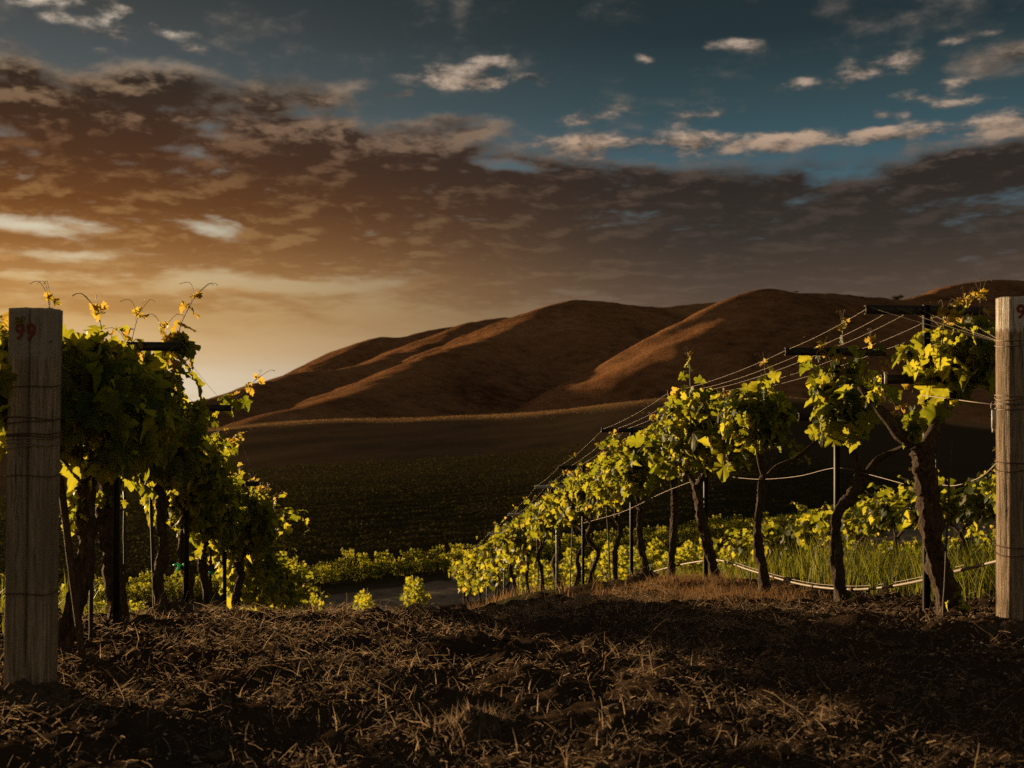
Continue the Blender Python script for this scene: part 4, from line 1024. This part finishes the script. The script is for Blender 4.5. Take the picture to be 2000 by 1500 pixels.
clearR = elr([(780, (118, 98, 82)), (600, (102, 84, 70)), (470, (84, 100, 106)), (380, (74, 100, 110)), (310, (62, 88, 98)), (210, (52, 72, 77)), (100, (38, 52, 57)), (0, (35, 46, 49)), (-60, (32, 42, 46))])
clear = k.mixc(mixf, clearL, clearR)
darkL = elr([(780, (205, 160, 105)), (640, (192, 145, 82)), (560, (182, 132, 76)), (490, (146, 98, 52)), (420, (112, 70, 36)), (350, (86, 55, 34)), (270, (66, 45, 32)), (200, (50, 40, 32)), (100, (56, 50, 46)), (0, (56, 54, 50))])
darkR = elr([(780, (110, 92, 78)), (610, (92, 76, 64)), (540, (74, 62, 53)), (470, (56, 50, 45)), (380, (48, 42, 38)), (320, (46, 41, 38)), (230, (62, 55, 50)), (110, (54, 54, 53)), (0, (54, 55, 54))])
dark = k.mixc(mixf, darkL, darkR)
litL = elr([(760, (225, 195, 150)), (560, (215, 170, 105)), (440, (200, 155, 95)), (330, (150, 104, 66)), (220, (190, 155, 120)), (130, (205, 188, 168)), (0, (200, 186, 170))])
litR = elr([(700, (130, 108, 92)), (560, (106, 88, 74)), (450, (84, 72, 64)), (350, (110, 94, 82)), (280, (192, 164, 140)), (150, (186, 164, 146)), (0, (170, 155, 142))])
lit = k.mixc(mixf, litL, litR)
core = k.mixc(k.math('MULTIPLY', k.maprange(shade, .45, 1.0), .36), dark, lit)
rim = k.mixc(k.math('MULTIPLY_ADD', shade, .55, .08), dark, lit)
body = k.mixc(thick, rim, core)
bodyp = k.mixc(k.math('MULTIPLY', shadep, k.maprange(Dp, .08, .34, .45, 1.0)), dark, lit)
skyc = k.mixc(k.math('MULTIPLY', densp, .95), k.mixc(dens, clear, body), bodyp)
# the physical sky takes over away from the sunset
ns_ = k.n('ShaderNodeTexSky', sky_type='NISHITA', sun_disc=False); ns_.sun_elevation = SUN_EL; ns_.sun_rotation = SUN_AZ; ns_.air_density = 1.0; ns_.dust_density = 1.5
nsc = k.mixc(1.0, ns_.outputs[0], (.155, .108, .072, 1), 'MULTIPLY')
bf = k.maprange(k.math('ABSOLUTE', az), .7, 1.5); bf2 = k.math('MAXIMUM', bf, k.maprange(el, .50, .95))
fin = k.mixc(bf2, skyc, nsc)
bg = k.n('ShaderNodeBackground'); k.l(fin, bg.inputs[0]); bg.inputs[1].default_value = 0.615; k.l(bg.outputs[0], out.inputs[0])
w.cycles.sampling_method = 'MANUAL'; w.cycles.sample_map_resolution = 512

sun = bpy.data.lights.new('sun', 'SUN'); sun.energy = 5.0; sun.angle = math.radians(.6); sun.color = (1.0, .70, .36)
so = bpy.data.objects.new('sun', sun); COL.objects.link(so)
tos = Vector((math.sin(SUN_AZ) * math.cos(SUN_EL), math.cos(SUN_AZ) * math.cos(SUN_EL), math.sin(SUN_EL)))
so.rotation_euler = tos.to_track_quat('Z', 'Y').to_euler()

# ------------------------------------------------------------------ camera
cam = bpy.data.cameras.new('camera'); cam.sensor_width = 36; cam.lens = 36 * F / 2000; cam.shift_y = (HZ - 750) / 2000
cam.clip_end = 20000; cam.clip_start = .05
co = bpy.data.objects.new('camera', cam); COL.objects.link(co); co.location = (0, 0, 0); co.rotation_euler = (PI / 2, 0, 0)
cam.dof.use_dof = True; cam.dof.focus_distance = 8.0; cam.dof.aperture_fstop = 4.0
scene.camera = co
scene.view_settings.view_transform = 'Standard'; scene.view_settings.look = 'None'; scene.view_settings.exposure = 0.7; scene.view_settings.gamma = 1
scene.cycles.max_bounces = 6; scene.cycles.diffuse_bounces = 3; scene.cycles.transmission_bounces = 4; scene.cycles.use_denoising = False
